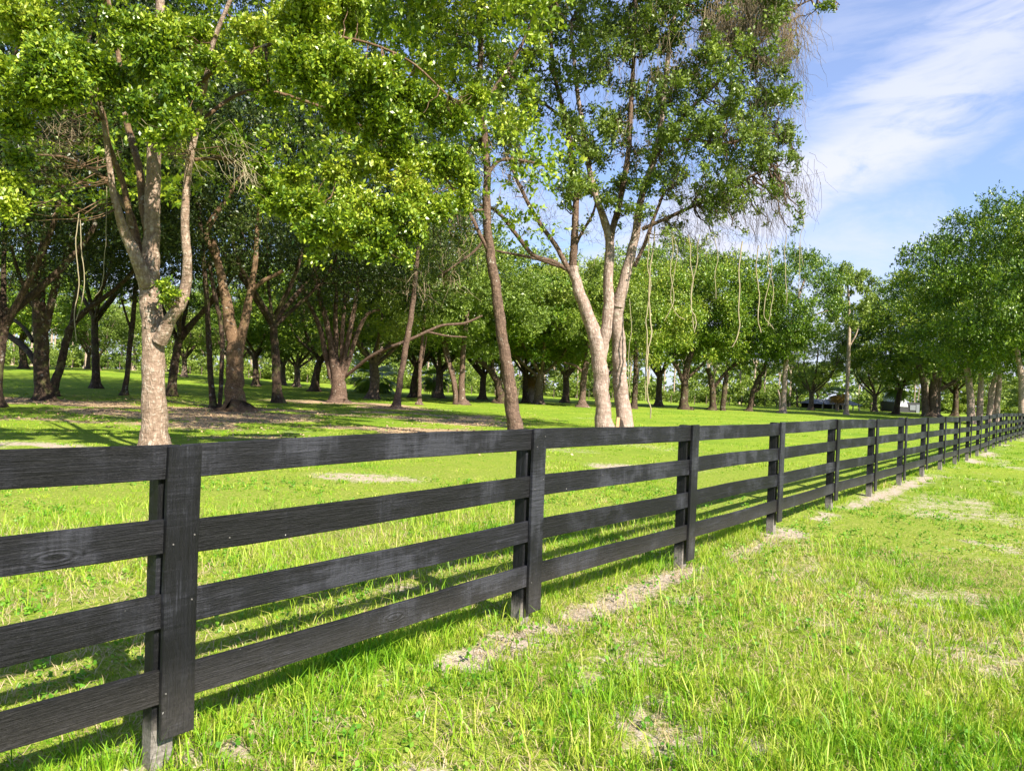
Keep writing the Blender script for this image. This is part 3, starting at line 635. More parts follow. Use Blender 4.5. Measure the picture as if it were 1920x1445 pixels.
limbC('limb', [(1450, 60, 5), (1500, 10, 4), (1550, -5, 3), (1575, 10, 2)], BARK_D, 5)
segC = np.concatenate(sc3)
cC = [(1020, 60, 55, 23), (1050, 130, 50, 23), (1000, 200, 42, 23), (1060, 230, 45, 23), (1100, 60, 55, 24), (1110, 150, 45, 23), (1150, 40, 50, 25), (1200, 90, 50, 24), (1130, 210, 35, 23.5), (1190, 170, 38, 24), (1150, 270, 30, 23.6),
      (1260, 60, 55, 24), (1300, 120, 45, 24), (1340, 60, 45, 24.5), (1250, 150, 40, 24), (1290, 200, 38, 23), (1230, 330, 32, 22.6), (1200, 350, 35, 22.8), (1260, 250, 30, 23), (1320, 170, 35, 23),
      (1380, 160, 35, 24), (1420, 120, 32, 24), (1360, 220, 38, 24), (1330, 250, 34, 24), (1400, 250, 35, 24), (1440, 290, 32, 24), (1470, 260, 26, 24), (1485, 300, 26, 24), (1455, 330, 20, 24), (1480, 240, 22, 24), (1300, 260, 30, 24),
      (1075, 320, 26, 23), (1065, 380, 26, 22.8), (1085, 350, 22, 22.9), (1060, 300, 22, 23), (1180, 390, 26, 22.9), (1150, 380, 20, 23), (1205, 395, 24, 22.8), (1110, 290, 24, 23.4), (1165, 330, 20, 23.2), (1220, 290, 22, 23),
      (1050, 20, 45, 25), (1230, 10, 50, 25), (1310, 10, 45, 25), (1380, 80, 35, 25), (1480, 100, 22, 25), (1560, 10, 10, 23.6), (1540, 15, 9, 23.6), (1450, 20, 30, 24), (1420, 190, 30, 24), (1170, 100, 30, 23), (1240, 210, 25, 24.6), (960, 240, 26, 23), (990, 120, 36, 24)]
clC = clus(cC, seed=8)
for _ in range(230):      # loose inner foliage between the listed masses
    px_, py_ = rs.uniform(915, 1480), rs.uniform(-40, 390) ** 1.0
    if px_ < 1060 and py_ > 260: continue
    q_ = P(px_, py_, rs.uniform(21.5, 27)); clC.append([*q_, rs.uniform(.3, .7)])
for _ in range(110):     # small leaf tufts among the bare hanging twigs
    px_, py_ = rs.uniform(1230, 1505), rs.uniform(230, 440)
    q_ = P(px_, py_, rs.uniform(22.5, 24.5)); clC.append([*q_, rs.uniform(.14, .30)])
for _ in range(30):
    px_, py_ = rs.uniform(925, 1230), rs.uniform(310, 450)
    q_ = P(px_, py_, rs.uniform(22.5, 24.5)); clC.append([*q_, rs.uniform(.10, .22)])
for _ in range(50): clC.append([g.x + rs.uniform(-4.5, 6), g.y + rs.uniform(-3.5, 3.5), rs.uniform(15, 20), rs.uniform(.8, 1.3)])
tw = Acc(); br = Acc(); link_clusters(br, clC, segC, 10, .03, .01); obj('branches', br.mesh('branches', g), C_, BARK_B, 'stuff')
V1 = leafy(clC, 180000, .118, 24, 9, .4, .85, (tw, .10, .006), .32)
obj('crown', leafmesh('crown', V1, g), C_, LEAF_C)
twd = Acc()
for k, (x, y, r_, n, ln, dv, spd) in enumerate(((1350, 30, 40, 160, 1.6, (0, 0, -1), .35), (1400, 20, 40, 200, 1.8, (.1, 0, -1), .35), (1470, 40, 40, 160, 1.6, (.1, 0, -1), .4), (1460, 120, 40, 200, 1.5, (0, 0, -1), .4), (1430, 200, 40, 160, 1.5, (0, 0, -1), .4),
        (1370, 200, 40, 120, 1.3, (.3, 0, -1), .5), (1480, 330, 40, 160, 1.5, (0, 0, -1), .5), (1440, 380, 45, 220, 1.4, (0, 0, -1), .45), (1380, 370, 50, 220, 1.3, (0, 0, -.8), .6), (1310, 350, 50, 200, 1.3, (0, 0, -.8), .6), (1270, 320, 45, 160, 1.2, (0, 0, -.6), .7),
        (1270, 420, 45, 200, 1.2, (.2, 0, -.5), .7), (1330, 420, 40, 100, 1.2, (0, 0, -1), .5), (980, 330, 45, 140, 1.2, (0, 0, -.5), .8), (1000, 400, 50, 90, 1.2, (0, 0, .2), .9), (1040, 430, 40, 80, 1.1, (0, 0, .2), .9), (1120, 430, 40, 80, 1.1, (0, 0, .1), .9),
        (1210, 420, 40, 120, 1.2, (0, 0, -.3), .8), (1130, 120, 60, 150, 1.4, (0, 0, -1), .4), (1220, 60, 60, 180, 1.5, (0, 0, -1), .35), (1290, 110, 50, 160, 1.5, (0, 0, -1), .35), (1190, 250, 40, 110, 1.3, (0, 0, -1), .4), (1040, 220, 50, 110, 1.2, (0, 0, -.7), .6), (1495, 180, 20, 25, 1.4, (.1, 0, -1), .3))):
    twig_spray(tw if k < 3 or k > 12 else twd, x, y, DC - .4, r_ * 1.15, int(n * (2.0 if k < 3 else .6)), 100 + k, dv, ln * .85, .007 if k < 3 else .006, spd * .65)
obj('dark_twigs', twd.mesh('dark_twigs', g), C_, TWIGD, 'stuff')
obj('twigs', tw.mesh('twigs', g), C_, TWIG, 'stuff')
# the stake between the twin trunks
bm_ = board_mesh('wooden_stake', .12, .06, .9, 5, 2, 3, .004, .003); st = obj('wooden_stake', bm_, None, [RAWW]); gg = gp(1156, 23.2); st.location = gg + Vector((0, 0, .33)); st.rotation_euler = (0, .04, .3)
tag(st, 'short pale wooden stake in the grass between the twin pink trunks', 'stake')

# hanging vines, each one a thing
def vine(pts, w, label, depth=23.2, group='vines hanging from the twin-trunk tree'):
    g0 = P(*pts[0][:2], depth); acc = Acc(); Q = [P(a, b_, depth) for a, b_ in pts]
    tube(acc, Q, [w * .62 / F * depth / 2] * (len(Q) - 1) + [w / F * depth / 4], 5, 5, .1, int(pts[0][0]), 1.6)
    o = obj('hanging_vine', acc.mesh('hanging_vine', g0), None, VINEM); o.location = g0; tag(o, label, 'vine', group); return o
vine([(1228, 425), (1222, 480), (1217, 540), (1219, 600), (1218, 650), (1212, 700), (1215, 750), (1220, 786)], 4.6, 'longest pale vine, reaching right down to the grass beside the twin pink trunks')
vine([(1216, 440), (1214, 490), (1220, 540), (1211, 590), (1214, 640), (1210, 700), (1212, 752)], 3.4, 'thin vine running close beside the longest vine')
vine([(1258, 430), (1262, 470), (1256, 510), (1264, 560), (1248, 600)], 2.6, 'short curling vine between the longest vine and the forked one')
vine([(1258, 430), (1270, 470), (1262, 520), (1258, 560), (1270, 590), (1285, 600)], 2.2, 'thin vine ending in a hook left of the forked vine')
vine([(1290, 440), (1296, 490), (1300, 540), (1296, 580), (1305, 600), (1302, 625)], 3.2, 'wavy pale vine with a small crook low down, over the round dark oak')
vine([(1310, 448), (1305, 500), (1296, 540), (1298, 600), (1302, 622)], 3.0, 'pale vine bowed to the left against the dark green oak')
vine([(1392, 452), (1384, 500), (1388, 540), (1384, 590), (1386, 620), (1375, 648)], 4.2, 'thick pale vine hanging alone and swinging left at its tip')
vine([(1422, 460), (1418, 510), (1424, 560), (1420, 600), (1426, 622)], 3.6, 'straight pale vine left of the tangled bunch of vines')
vine([(1436, 455), (1446, 500), (1438, 550), (1432, 590), (1452, 616)], 2.6, 'vine in the tangled bunch whose end kicks out to the right')
vine([(1448, 450), (1440, 500), (1450, 540), (1444, 590), (1440, 610)], 2.4, 'vine weaving through the middle of the tangled bunch')
vine([(1474, 440), (1472, 490), (1474, 540), (1473, 570)], 2.6, 'short straight vine right of the tangled bunch')
vine([(1498, 455), (1499, 500), (1498, 560)], 2.2, 'rightmost short vine below the crown, against the sky')
vine([(1503, 380), (1507, 420), (1500, 450), (1506, 500)], 1.8, 'fine vine dangling in open sky at the right rim of the crown')
vine([(1340, 440), (1346, 480), (1340, 520), (1343, 560)], 2.2, 'faint thin vine midway between the wavy one and the thick one')
vine([(1180, 560), (1184, 620), (1178, 680), (1182, 740)], 2.0, 'hair-thin vine hanging close against the right pink trunk', 23.2)
vine([(148, 400), (143, 460), (148, 520), (141, 580), (142, 640)], 3.2, 'pale vine looping down in front of the two dark left trees', 16, 'vines hanging from the pale oak')
vine([(150, 410), (152, 470), (158, 510), (154, 560), (143, 600)], 2.6, 'thin vine twisted round the looping one at the left', 15.9, 'vines hanging from the pale oak')
vine([(200, 350), (199, 430), (196, 500), (190, 540), (178, 556)], 2.2, 'thin vine hanging just left of the pale oak limbs', 14, 'vines hanging from the pale oak')

# hero dark trunks of the grove: custom wood + one of the shared crowns' leaves
def grove_tree(px, depth, label, stems, mat, H=17, R=7.5, proto='oak_near_a', rz_=0, crown=True, low=0):
    g = gp(px, depth); T = thing('oak_tree', label, 'tree', g)
    for i, pts in enumerate(stems): wood(T, 'trunk' if i == 0 else 'limb', pts, depth, 12 if i == 0 else 8, mat, int(px) + i, lobes=.06 if i == 0 else 0, wig=.12, step=4)
    if crown:
        pr = protos[proto]; cr = [c for c in pr.children if c.name.startswith('crown')][0]
        o = obj('crown', cr.data, T); o.scale = (R / pr['_r'], R / pr['_r'], H / pr['_h']); o.rotation_euler = (0, 0, rz_); o.location.z = low
    return T
grove_tree(82, 33, 'brown double-stemmed oak in a ring of bare soil at the far left', [
    [(82, 765, 44), (82, 750, 36), (79, 700, 31), (78, 650, 30), (76, 600, 30), (72, 560, 26), (60, 500, 20), (50, 430, 14), (40, 350, 10)],
    [(84, 620, 18), (95, 570, 16), (108, 520, 14), (128, 470, 11), (140, 420, 9), (150, 350, 6)], [(76, 600, 16), (78, 540, 14), (82, 480, 12), (85, 400, 8)],
    [(66, 680, 12, 1), (50, 655, 13, 2), (25, 635, 13, 3), (-10, 615, 12, 4)], [(62, 640, 9, 1), (40, 610, 8, 2), (10, 590, 8, 3), (-30, 560, 7, 4)], [(74, 590, 12), (55, 560, 10), (38, 520, 9), (20, 460, 6)]], BARK_D, 19, 8.5, 'oak_near_a', .4, True, 1)
grove_tree(102, 37, 'black silhouetted tree leaning right, crossing behind the double-stemmed oak', [
    [(98, 745, 24), (100, 732, 19), (112, 690, 17), (124, 640, 15), (134, 612, 15), (155, 588, 13), (185, 565, 11), (225, 535, 9), (260, 495, 7)],
    [(133, 615, 11), (140, 570, 10), (150, 520, 8), (165, 450, 6)], [(170, 578, 8), (200, 520, 7), (220, 460, 5)]], BARK_D, 18, 8, 'oak_near_b', 1.9, True, 1.5)
grove_tree(240, 42, 'thin dark tree standing by itself left of the pale oak trunk', [
    [(232, 742, 15), (234, 730, 12), (240, 690, 11), (244, 640, 11), (250, 590, 10), (255, 530, 9), (262, 440, 7), (265, 350, 5)], [(246, 620, 6), (236, 590, 5), (228, 560, 4)]], BARK_D, 18, 7, 'oak_near_b', 4.0, True, 1.5)
grove_tree(442, 31, 'stout mossy oak forking into two thick mottled stems right of the pale oak', [
    [(442, 785, 52), (442, 768, 42), (441, 730, 39), (441, 690, 36), (440, 650, 34), (432, 610, 26), (424, 570, 22), (417, 530, 19), (408, 490, 16), (400, 450, 12)],
    [(446, 660, 24), (456, 620, 21), (462, 580, 19), (470, 545, 15), (478, 500, 12), (482, 430, 10), (490, 350, 7)],
    [(468, 548, 10), (492, 528, 9), (512, 518, 9), (530, 508, 7)], [(385, 440, 14, 1), (402, 405, 14, 1), (425, 372, 12, 1), (450, 335, 10, 1), (500, 280, 7, 1)], [(412, 510, 12, .3), (398, 470, 11, .6), (385, 440, 13, 1)]], BARK_A2, 19, 8, 'oak_near_a', 2.2, True, 1)
grove_tree(402, 33, 'pair of thin dark stems growing close against the stout mossy oak', [
    [(400, 765, 15), (399, 755, 13), (395, 700, 12), (391, 640, 12), (388, 560, 11), (380, 470, 9), (372, 380, 7)],
    [(411, 768, 13), (412, 755, 10), (415, 700, 10), (417, 650, 10), (413, 600, 10), (402, 550, 9), (392, 490, 8)]], BARK_D, 18, 6.5, 'oak_near_b', 5.1, True, 2)
grove_tree(634, 47, 'many-stemmed oak spreading like a vase in the middle of the shaded grove', [
    [(634, 765, 40), (634, 752, 33), (634, 720, 30), (630, 690, 26), (622, 650, 14), (612, 600, 12), (600, 560, 10), (585, 500, 8)],
    [(622, 710, 14), (610, 660, 12), (598, 610, 10), (575, 560, 8), (560, 520, 6)], [(632, 700, 12), (630, 640, 12), (629, 590, 10), (632, 530, 8)], [(640, 700, 13), (650, 650, 12), (660, 600, 11), (668, 560, 9), (672, 500, 7)],
    [(642, 710, 12), (656, 670, 11), (668, 630, 10), (688, 590, 8), (712, 580, 5)], [(640, 690, 10), (642, 620, 9), (648, 550, 8)], [(648, 705, 8), (690, 672, 7.5, -1), (720, 655, 7.5, -1.5), (760, 640, 7.5, -2), (800, 622, 7, -2), (830, 610, 6, -2), (870, 606, 6, -2), (905, 592, 4, -2)], [(800, 622, 5, -2), (840, 630, 4, -2), (875, 632, 3, -2)]],
    BARK_B, 21, 8.8, 'oak_near_b', .9, True, .5)
grove_tree(745, 43, 'slender straight trunk leaning right in front of the long bare limb', [
    [(740, 780, 24), (743, 764, 17), (748, 730, 14), (754, 690, 13), (761, 650, 13), (768, 610, 12), (774, 570, 11), (778, 530, 10), (785, 460, 8), (790, 380, 6)]], BARK_B, 16, 5.0, 'oak_near_a', 3.0, True, 3)
grove_tree(858, 55, 'oak with two crossing stems left of the slim leaning tree', [
    [(868, 760, 22), (866, 748, 16), (866, 710, 13), (868, 670, 12), (872, 620, 10), (880, 560, 8)], [(856, 758, 18), (855, 746, 13), (850, 710, 12), (840, 670, 11), (835, 630, 9), (825, 580, 7)], [(854, 740, 7, -.5), (846, 700, 6, -.5), (836, 670, 6, -.5), (830, 640, 5, -.5)]], BARK_B, 14, 6.5, 'oak_mid_c', 2.7, True, 0)
grove_tree(795, 50, 'thin pale trunk with a clump of roots right of the slender leaning one', [
    [(786, 760, 14), (787, 748, 9), (787, 710, 8), (788, 680, 8), (792, 640, 7), (796, 590, 6)], [(788, 690, 4), (794, 665, 4), (800, 630, 3)]], BARK_B, 13, 4.5, 'oak_mid_c', 5, True, 1)
grove_tree(930, 62, 'black leaning trunk partly hidden by the slim leaning tree', [
    [(940, 750, 24), (938, 742, 20), (932, 715, 16), (915, 690, 13), (895, 672, 11), (875, 650, 8), (860, 620, 6)], [(940, 720, 12), (945, 680, 11), (948, 620, 8)], [(925, 705, 8), (922, 670, 7), (915, 640, 5)]], BARK_D, 14, 7.5, 'oak_mid_a', 1.2, True, 0)
grove_tree(1282, 70, 'round dense oak on a short thick red-brown trunk behind the hanging vines', [
    [(1284, 778, 24), (1283, 768, 19), (1283, 740, 16), (1285, 710, 15), (1290, 680, 14), (1300, 650, 9)], [(1280, 715, 10), (1270, 690, 8), (1255, 670, 6)], [(1288, 710, 7), (1310, 690, 6), (1330, 670, 4)]], BARK_D, 17.2, 6.4, 'oak_mid_a', .3)
grove_tree(1345, 72, 'oak with two black trunks and a rising limb, beside the round oak', [
    [(1335, 775, 17), (1336, 765, 14), (1336, 740, 13), (1334, 715, 12), (1326, 690, 9)], [(1356, 775, 15), (1355, 765, 12), (1358, 735, 12), (1362, 705, 10), (1375, 685, 8), (1395, 670, 5)], [(1340, 725, 8), (1355, 705, 8), (1372, 690, 7), (1395, 672, 5)]], BARK_D, 16.2, 6, 'oak_mid_b', 2.0)
grove_tree(1408, 74, 'oak with a crooked dark trunk leaning right, between two straighter oaks', [
    [(1404, 776, 15), (1406, 766, 11), (1411, 740, 10), (1420, 715, 10), (1430, 698, 8), (1438, 675, 6)], [(1414, 735, 6), (1424, 728, 7), (1426, 705, 6), (1422, 690, 5)]], BARK_D, 13, 5.5, 'oak_mid_b', 3.3)
grove_tree(1468, 72, 'taller loose oak with a straight pale trunk, right of the crooked dark one', [
    [(1467, 780, 17), (1468, 768, 13), (1470, 730, 11), (1473, 690, 10), (1478, 640, 8), (1490, 580, 6), (1510, 520, 4)], [(1462, 768, 5), (1462, 745, 4), (1458, 730, 3)], [(1476, 650, 6), (1500, 610, 5), (1530, 590, 4), (1560, 580, 3)]], BARK_C, 17.2, 5.4, 'oak_mid_b', 5.2)
grove_tree(1097, 62, 'shaggy brown trunk standing just left of the twin pink trunks', [
    [(1092, 760, 20), (1092, 750, 15), (1093, 720, 14), (1098, 690, 14), (1104, 650, 12), (1106, 600, 9)], [(1094, 700, 6), (1082, 688, 6), (1068, 682, 5), (1058, 680, 4)]], BARK_B, 14, 5.5, 'oak_mid_c', .7)
grove_tree(1190, 64, 'dark straight trunk just right of the twin pink trunks', [
    [(1188, 770, 17), (1189, 758, 13), (1191, 720, 11), (1192, 680, 10), (1192, 620, 8)]], BARK_D, 14.5, 5.5, 'oak_mid_a', 2.6)
# the big live oaks on the right, partly behind the fence
def big_oak(px, depth, label, stems, mat, R, H, rz_, proto='oak_wide', low=0):
    return grove_tree(px, depth, label, stems, mat, H, R, proto, rz_, True, low)
big_oak(1745, 84, 'massive spreading live oak with a clustered grey-brown trunk and one low curved limb', [
    [(1750, 800, 30), (1750, 775, 24), (1750, 745, 20), (1752, 715, 16), (1754, 680, 11)], [(1735, 795, 20), (1735, 775, 16), (1734, 745, 14), (1730, 710, 12), (1720, 680, 10)], [(1756, 780, 16), (1758, 740, 13), (1760, 700, 12), (1764, 670, 9)],
    [(1752, 735, 10), (1768, 728, 10), (1786, 718, 9), (1800, 706, 7), (1815, 690, 5)]], BARK_F, 9.2, 18, .2)
big_oak(1840, 64, 'tall live oak with several pale pinkish trunks seen through the far fence rails', [
    [(1822, 830, 20), (1822, 800, 17), (1820, 760, 15), (1818, 720, 14), (1812, 690, 12)], [(1836, 830, 14), (1836, 795, 13), (1838, 750, 12), (1840, 700, 10)], [(1852, 830, 14), (1853, 795, 12), (1858, 750, 11), (1866, 700, 10)], [(1866, 828, 15), (1867, 790, 13), (1870, 745, 12), (1874, 700, 10)], [(1862, 780, 8), (1856, 740, 8), (1866, 705, 6)]], BARK_C, 7.6, 19.5, 1.4)
big_oak(1925, 60, 'pale-trunked oak cut off by the right edge of the picture', [
    [(1918, 830, 18), (1918, 795, 15), (1916, 750, 13), (1914, 700, 12), (1905, 650, 9)]], BARK_C, 7, 20, 3.4)
grove_tree(1587, 78, 'lone pine with a tall bare pale trunk before the gap of sky', [
    [(1586, 790, 11), (1587, 778, 9), (1588, 740, 8), (1590, 690, 8), (1592, 640, 7), (1592, 590, 6), (1590, 540, 4), (1588, 510, 3)], [(1592, 650, 4), (1604, 630, 3), (1610, 612, 2)]], BARK_W, 10.5, 2.7, 'oak_far', .8, True, 6.2)

# other grove trees, from the shared builder
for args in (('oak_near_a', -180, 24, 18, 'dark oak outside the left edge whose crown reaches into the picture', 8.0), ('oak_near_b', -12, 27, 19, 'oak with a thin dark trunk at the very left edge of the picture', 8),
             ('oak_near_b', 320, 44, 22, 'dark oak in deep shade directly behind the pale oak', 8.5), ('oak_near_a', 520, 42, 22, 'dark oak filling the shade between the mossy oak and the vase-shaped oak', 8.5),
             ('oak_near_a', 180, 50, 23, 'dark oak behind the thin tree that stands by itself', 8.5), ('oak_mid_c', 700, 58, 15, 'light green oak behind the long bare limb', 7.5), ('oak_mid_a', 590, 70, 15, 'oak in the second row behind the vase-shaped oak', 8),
             ('oak_mid_b', 480, 76, 14, 'oak in the gap right of the mossy oak, with a shadowed trunk', 7.5), ('oak_mid_a', 775, 68, 14.5, 'oak with a black trunk left of the crossing stems', 7.5), ('oak_mid_c', 822, 72, 14, 'oak with a black leaning trunk left of the crossing stems', 7.5),
             ('oak_mid_c', 556, 82, 12, 'pale green oak with a spreading fork left of the vase-shaped oak', 6.5), ('oak_mid_c', 530, 84, 12, 'pale green oak with a reddish trunk in the sunny gap', 6), ('oak_mid_c', 440, 90, 11, 'small forked oak in the sunlit field behind the mossy oak', 6),
             ('oak_mid_c', 183, 92, 9.5, 'small oak alone at the far end of the field, left of the pale oak', 5), ('oak_mid_c', 165, 95, 10, 'thin oak beside the small lone oak at the left', 5),
             ('oak_mid_b', 45, 80, 13, 'broad low oak at the left end of the field', 8), ('oak_mid_c', 345, 88, 12, 'oak with a sunlit straight trunk just right of the pale oak', 6), ('oak_mid_a', -60, 70, 14, 'oak at the left rim of the field', 8),
             ('oak_mid_c', 1010, 66, 14, 'bright green oak between the slim leaning tree and the twin trunks', 7), ('oak_mid_c', 1060, 78, 15, 'loose light green oak seen through the left fork of the twin tree', 7), ('oak_mid_a', 985, 70, 13.5, 'green oak right behind the slim leaning tree', 6.5),
             ('oak_mid_c', 905, 75, 13, 'pale green oak left of the slim leaning tree', 6.5), ('oak_mid_c', 1130, 76, 16, 'green oak seen between the two forks of the twin tree', 6.5), ('oak_mid_c', 1235, 80, 18, 'green oak behind the longest vine', 6.5),
             ('oak_mid_c', 1520, 95, 12, 'light green tree behind the straight pale trunk', 6), ('oak_mid_c', 1640, 105, 12, 'light green tree left of the massive live oak', 6), ('oak_mid_b', 1680, 92, 15, 'dark oak tucked behind the left flank of the massive live oak', 7.5), ('oak_wide', 1990, 75, 22, 'live oak at the right edge, its crown above all others', 10),
             ('oak_mid_a', 1790, 95, 17, 'oak behind the gap between the two live oaks', 8)):
    pn, px, d, H, lb, R = args; plant(pn, px, d, H, lb, R)

# ------------------------------------------------------------------ palms
def palm(px, depth, H, trunk_r, fr_len, label, dry=False, n=18, seed=0):
    g = gp(px, depth); T = thing('cabbage_palm', label, 'palm', g); acc = Acc()
    tube(acc, [(0, 0, -.3), (0, 0, H * .5), (.05, 0, H)], [trunk_r * 1.2, trunk_r, trunk_r * 1.15], 8, 3, .15, seed)
    obj('trunk', acc.mesh('trunk'), T, BARK_W)
    V = []; rs = np.random.default_rng(seed)
    a = np.linspace(-1.15, 1.15, 13)           # a fan of leaflets, base at origin, growing along +x
    for q in a:
        d = np.array([math.cos(q), math.sin(q), -.05 - .1 * abs(q)]); s_ = np.array([-d[1], d[0], 0]) * .045
        b0 = np.array([.35, 0, .05]); V += [b0, b0 + d * .35 + s_, b0 + d * .75 + np.array([0, 0, -.18]), b0 + d * .35 - s_]
    V += [np.array([0, -.012, 0]), np.array([.4, -.012, .05]), np.array([.4, .012, .05]), np.array([0, .012, 0])]
    me = leafmesh('frond', np.array(V) * fr_len); me2 = me.copy()
    me.materials.append(LEAF_PALM); me2.materials.append(LEAF_PALMD)
    for k in range(n):
        el = -1.0 + 1.9 * (k / n) + rs.normal(0, .1); o = obj('frond', me2 if (dry and el < .05) else me, T); o.location = (0, 0, H); o.rotation_euler = (0, -el, k * 2.4 + rs.normal(0, .2))
    return T
palm(700, 78, 1.6, .55, 3.2, 'squat green cabbage palm left of the slender leaning trunk', False, 18, 1)
palm(998, 72, 2.6, .42, 2.0, 'cabbage palm with yellowing drooping fronds right of the slim leaning tree', True, 20, 2)
palm(1570, 100, 2.4, .2, 1.9, 'small palm with golden lower fronds in front of the low grey shed', True, 20, 3)
palm(1680, 98, 3.6, .3, 2.4, 'palm with yellow-green fronds left of the massive live oak', False, 18, 4)
palm(815, 80, 2.0, .3, 2.2, 'low green palm in the shade behind the crossing stems', False, 16, 5)

# ------------------------------------------------------------------ far buildings
def simple_mat(name, col, rough=.8):
    m, nt, out = new_mat(name); b = N(nt, 'ShaderNodeBsdfPrincipled'); tc = N(nt, 'ShaderNodeTexCoord')
    c = MIXC(nt, NOISE(nt, tc.outputs['Object'], 3, 5), tuple(x * .75 for x in col), col); L(nt, c, b.inputs['Base Color']); b.inputs['Roughness'].default_value = rough
    L(nt, b.outputs[0], out.inputs[0]); return m
ROOF = simple_mat('roof_grey', (.16, .17, .19)); WALLM = simple_mat('wall_weathered', (.3, .29, .27)); WHITE = simple_mat('white_siding', (.75, .76, .8)); DARK = simple_mat('dark_opening', (.03, .03, .035)); POSTM = simple_mat('pale_post', (.5, .45, .36))
def box(name, x0, x1, y0, y1, z0, z1, parent, mat):
    V = [(x, y, z) for x in (x0, x1) for y in (y0, y1) for z in (z0, z1)]
    me = bpy.data.meshes.new(name); me.from_pydata(V, [], [(0, 1, 3, 2), (4, 6, 7, 5), (0, 4, 5, 1), (2, 3, 7, 6), (0, 2, 6, 4), (1, 5, 7, 3)]); me.update()
    return obj(name, me, parent, [mat])
def hip_roof(name, x0, x1, y0, y1, z0, h, parent, mat, inset=1.2):
    ym = (y0 + y1) / 2; V = [(x0, y0, z0), (x1, y0, z0), (x1, y1, z0), (x0, y1, z0), (x0 + inset, ym, z0 + h), (x1 - inset, ym, z0 + h)]
    me = bpy.data.meshes.new(name); me.from_pydata(V, [], [(0, 1, 5, 4), (1, 2, 5), (2, 3, 4, 5), (3, 0, 4), (3, 2, 1, 0)]); me.update(); return obj(name, me, parent, [mat])
g = gp(1552, 112); T = thing('shed', 'low open shed with a dark grey roof far behind the small palm', 'shed', g)
hip_roof('roof', -3.6, 4.6, -2, 3, .75, .75, T, ROOF, 1.0); box('wall', -3.2, 4.2, 2.4, 2.6, -.3, .75, T, DARK)
for x in (-3.2, -1.6, 0, 1.6, 3.2, 4.2): box('roof_post', x - .07, x + .07, -1.75, -1.6, -.3, .74, T, POSTM)
g = gp(1693, 110); T = thing('house', 'small white gabled house far off between tree trunks left of the massive live oak', 'house', g)
box('wall', -1.0, 2.6, 0, 5, -.3, 1.6, T, DARK)
me = bpy.data.meshes.new('gable'); me.from_pydata([(-.9, -.1, .9), (.7, -.1, .9), (-.1, -.1, 3.4), (-.9, 5, .9), (.7, 5, .9), (-.1, 5, 3.4)], [], [(0, 1, 2), (5, 4, 3), (0, 2, 5, 3), (1, 4, 5, 2), (0, 3, 4, 1)]); me.update(); obj('gable', me, T, [WHITE])
box('window', 1.0, 1.9, -.12, -.02, .4, 1.2, T, ROOF); box('door', 2.0, 2.5, -.1, -.02, -.3, 1.3, T, ROOF)

# thin wire fence along the far edge of the field: posts as things would be beyond counting; a line of slim posts and wires
acc = Acc(); fw = thing('wire_fence', 'thin wire fence on slim posts along the far edge of the field', 'fence', gp(960, 104))
prev = None; base = gp(960, 104); pm = None
pa = Acc(); tube(pa, [(0, 0, -.3), (0, 0, 1.25)], [.06, .055], 5, 1, .05, 1); pm = pa.mesh('wire_fence_post'); pm.materials.append(BARK_F)
wires = Acc()
for k, px in enumerate(range(-40, 1660, 22)):
    q = gp(px, 104 + 3 * math.sin(px * .004)); o = obj('fence_post', pm, fw); o.location = q - base
    if prev is not None:
        for z in (.35, .7, 1.1): strands(wires, [list(prev - base + Vector((0, 0, z)))], [list(q - base + Vector((0, 0, z)))], [0], .012, .012, 2, k, 0)
    prev = q
obj('wire', wires.mesh('wire'), fw, BARK_F)

# ------------------------------------------------------------------ far trees, bushes and woods
k = 0
for px in np.arange(-80, 1990, 19.0):
    px = px + rng.uniform(-8, 8); d = rng.uniform(112, 150)
    if 1535 < px < 1605: continue
    H = rng.uniform(11, 17) if px < 1480 else rng.uniform(8, 11)
    if rng.random() < .62: plant('pine_far', px, d, H, 'slender pale-trunked pine in the far row beyond the field', None, 'slender pines beyond the field')
    else: plant('oak_far', px, d, H * .72, 'rounded light green tree in the far row beyond the field', None, 'rounded trees beyond the field')
def bush(seed):
    cl_ = [[rng.normal(0, 1.6), rng.normal(0, .9), rng.uniform(.4, 3.4), rng.uniform(.6, 1.2)] for _ in range(18)]
    return leafmesh('bush', leafy(cl_, 3000, .32, seed, 7, .5, .8, None, .35))
bushes = [bush(s) for s in range(3)]
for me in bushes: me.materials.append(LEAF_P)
for px in np.arange(-60, 1960, 17.0):
    d = rng.uniform(107, 125); px = px + rng.uniform(-8, 8)
    if 1500 < px < 1600 or 1675 < px < 1705: continue
    o = obj('bush', bushes[rng.integers(3)]); o.location = gp(px, d); s_ = rng.uniform(.6, 1.25); o.scale = (s_, s_, s_ * rng.uniform(.6, 1.1)); o.rotation_euler = (0, 0, rng.uniform(0, 6.28))
    tag(o, 'low light green bush at the far edge of the field', 'bush', 'bushes at the far edge of the field')
cw = []
for az in np.linspace(-52, 52, 330):
    a_ = math.radians(az); d = rng.uniform(165, 215); x = math.tan(a_) * d if abs(az) < 50 else math.sin(a_) * d * 1.3; yy = d if abs(az) < 50 else math.cos(a_) * d * 1.3
    H = 17.0 if az < 17 else 9.0
    for _ in range(7): cw.append([x + rng.normal(0, 3), yy + rng.normal(0, 4), float(terrain(x, yy)) + rng.uniform(.5, H), rng.uniform(1.6, 3.2)])
V = leafy(cw, 60000, 1.15, 55, 6, .4, .8, None, 1.2)
obj('distant_woods', leafmesh('distant_woods', V), None, LEAF_P, 'stuff')

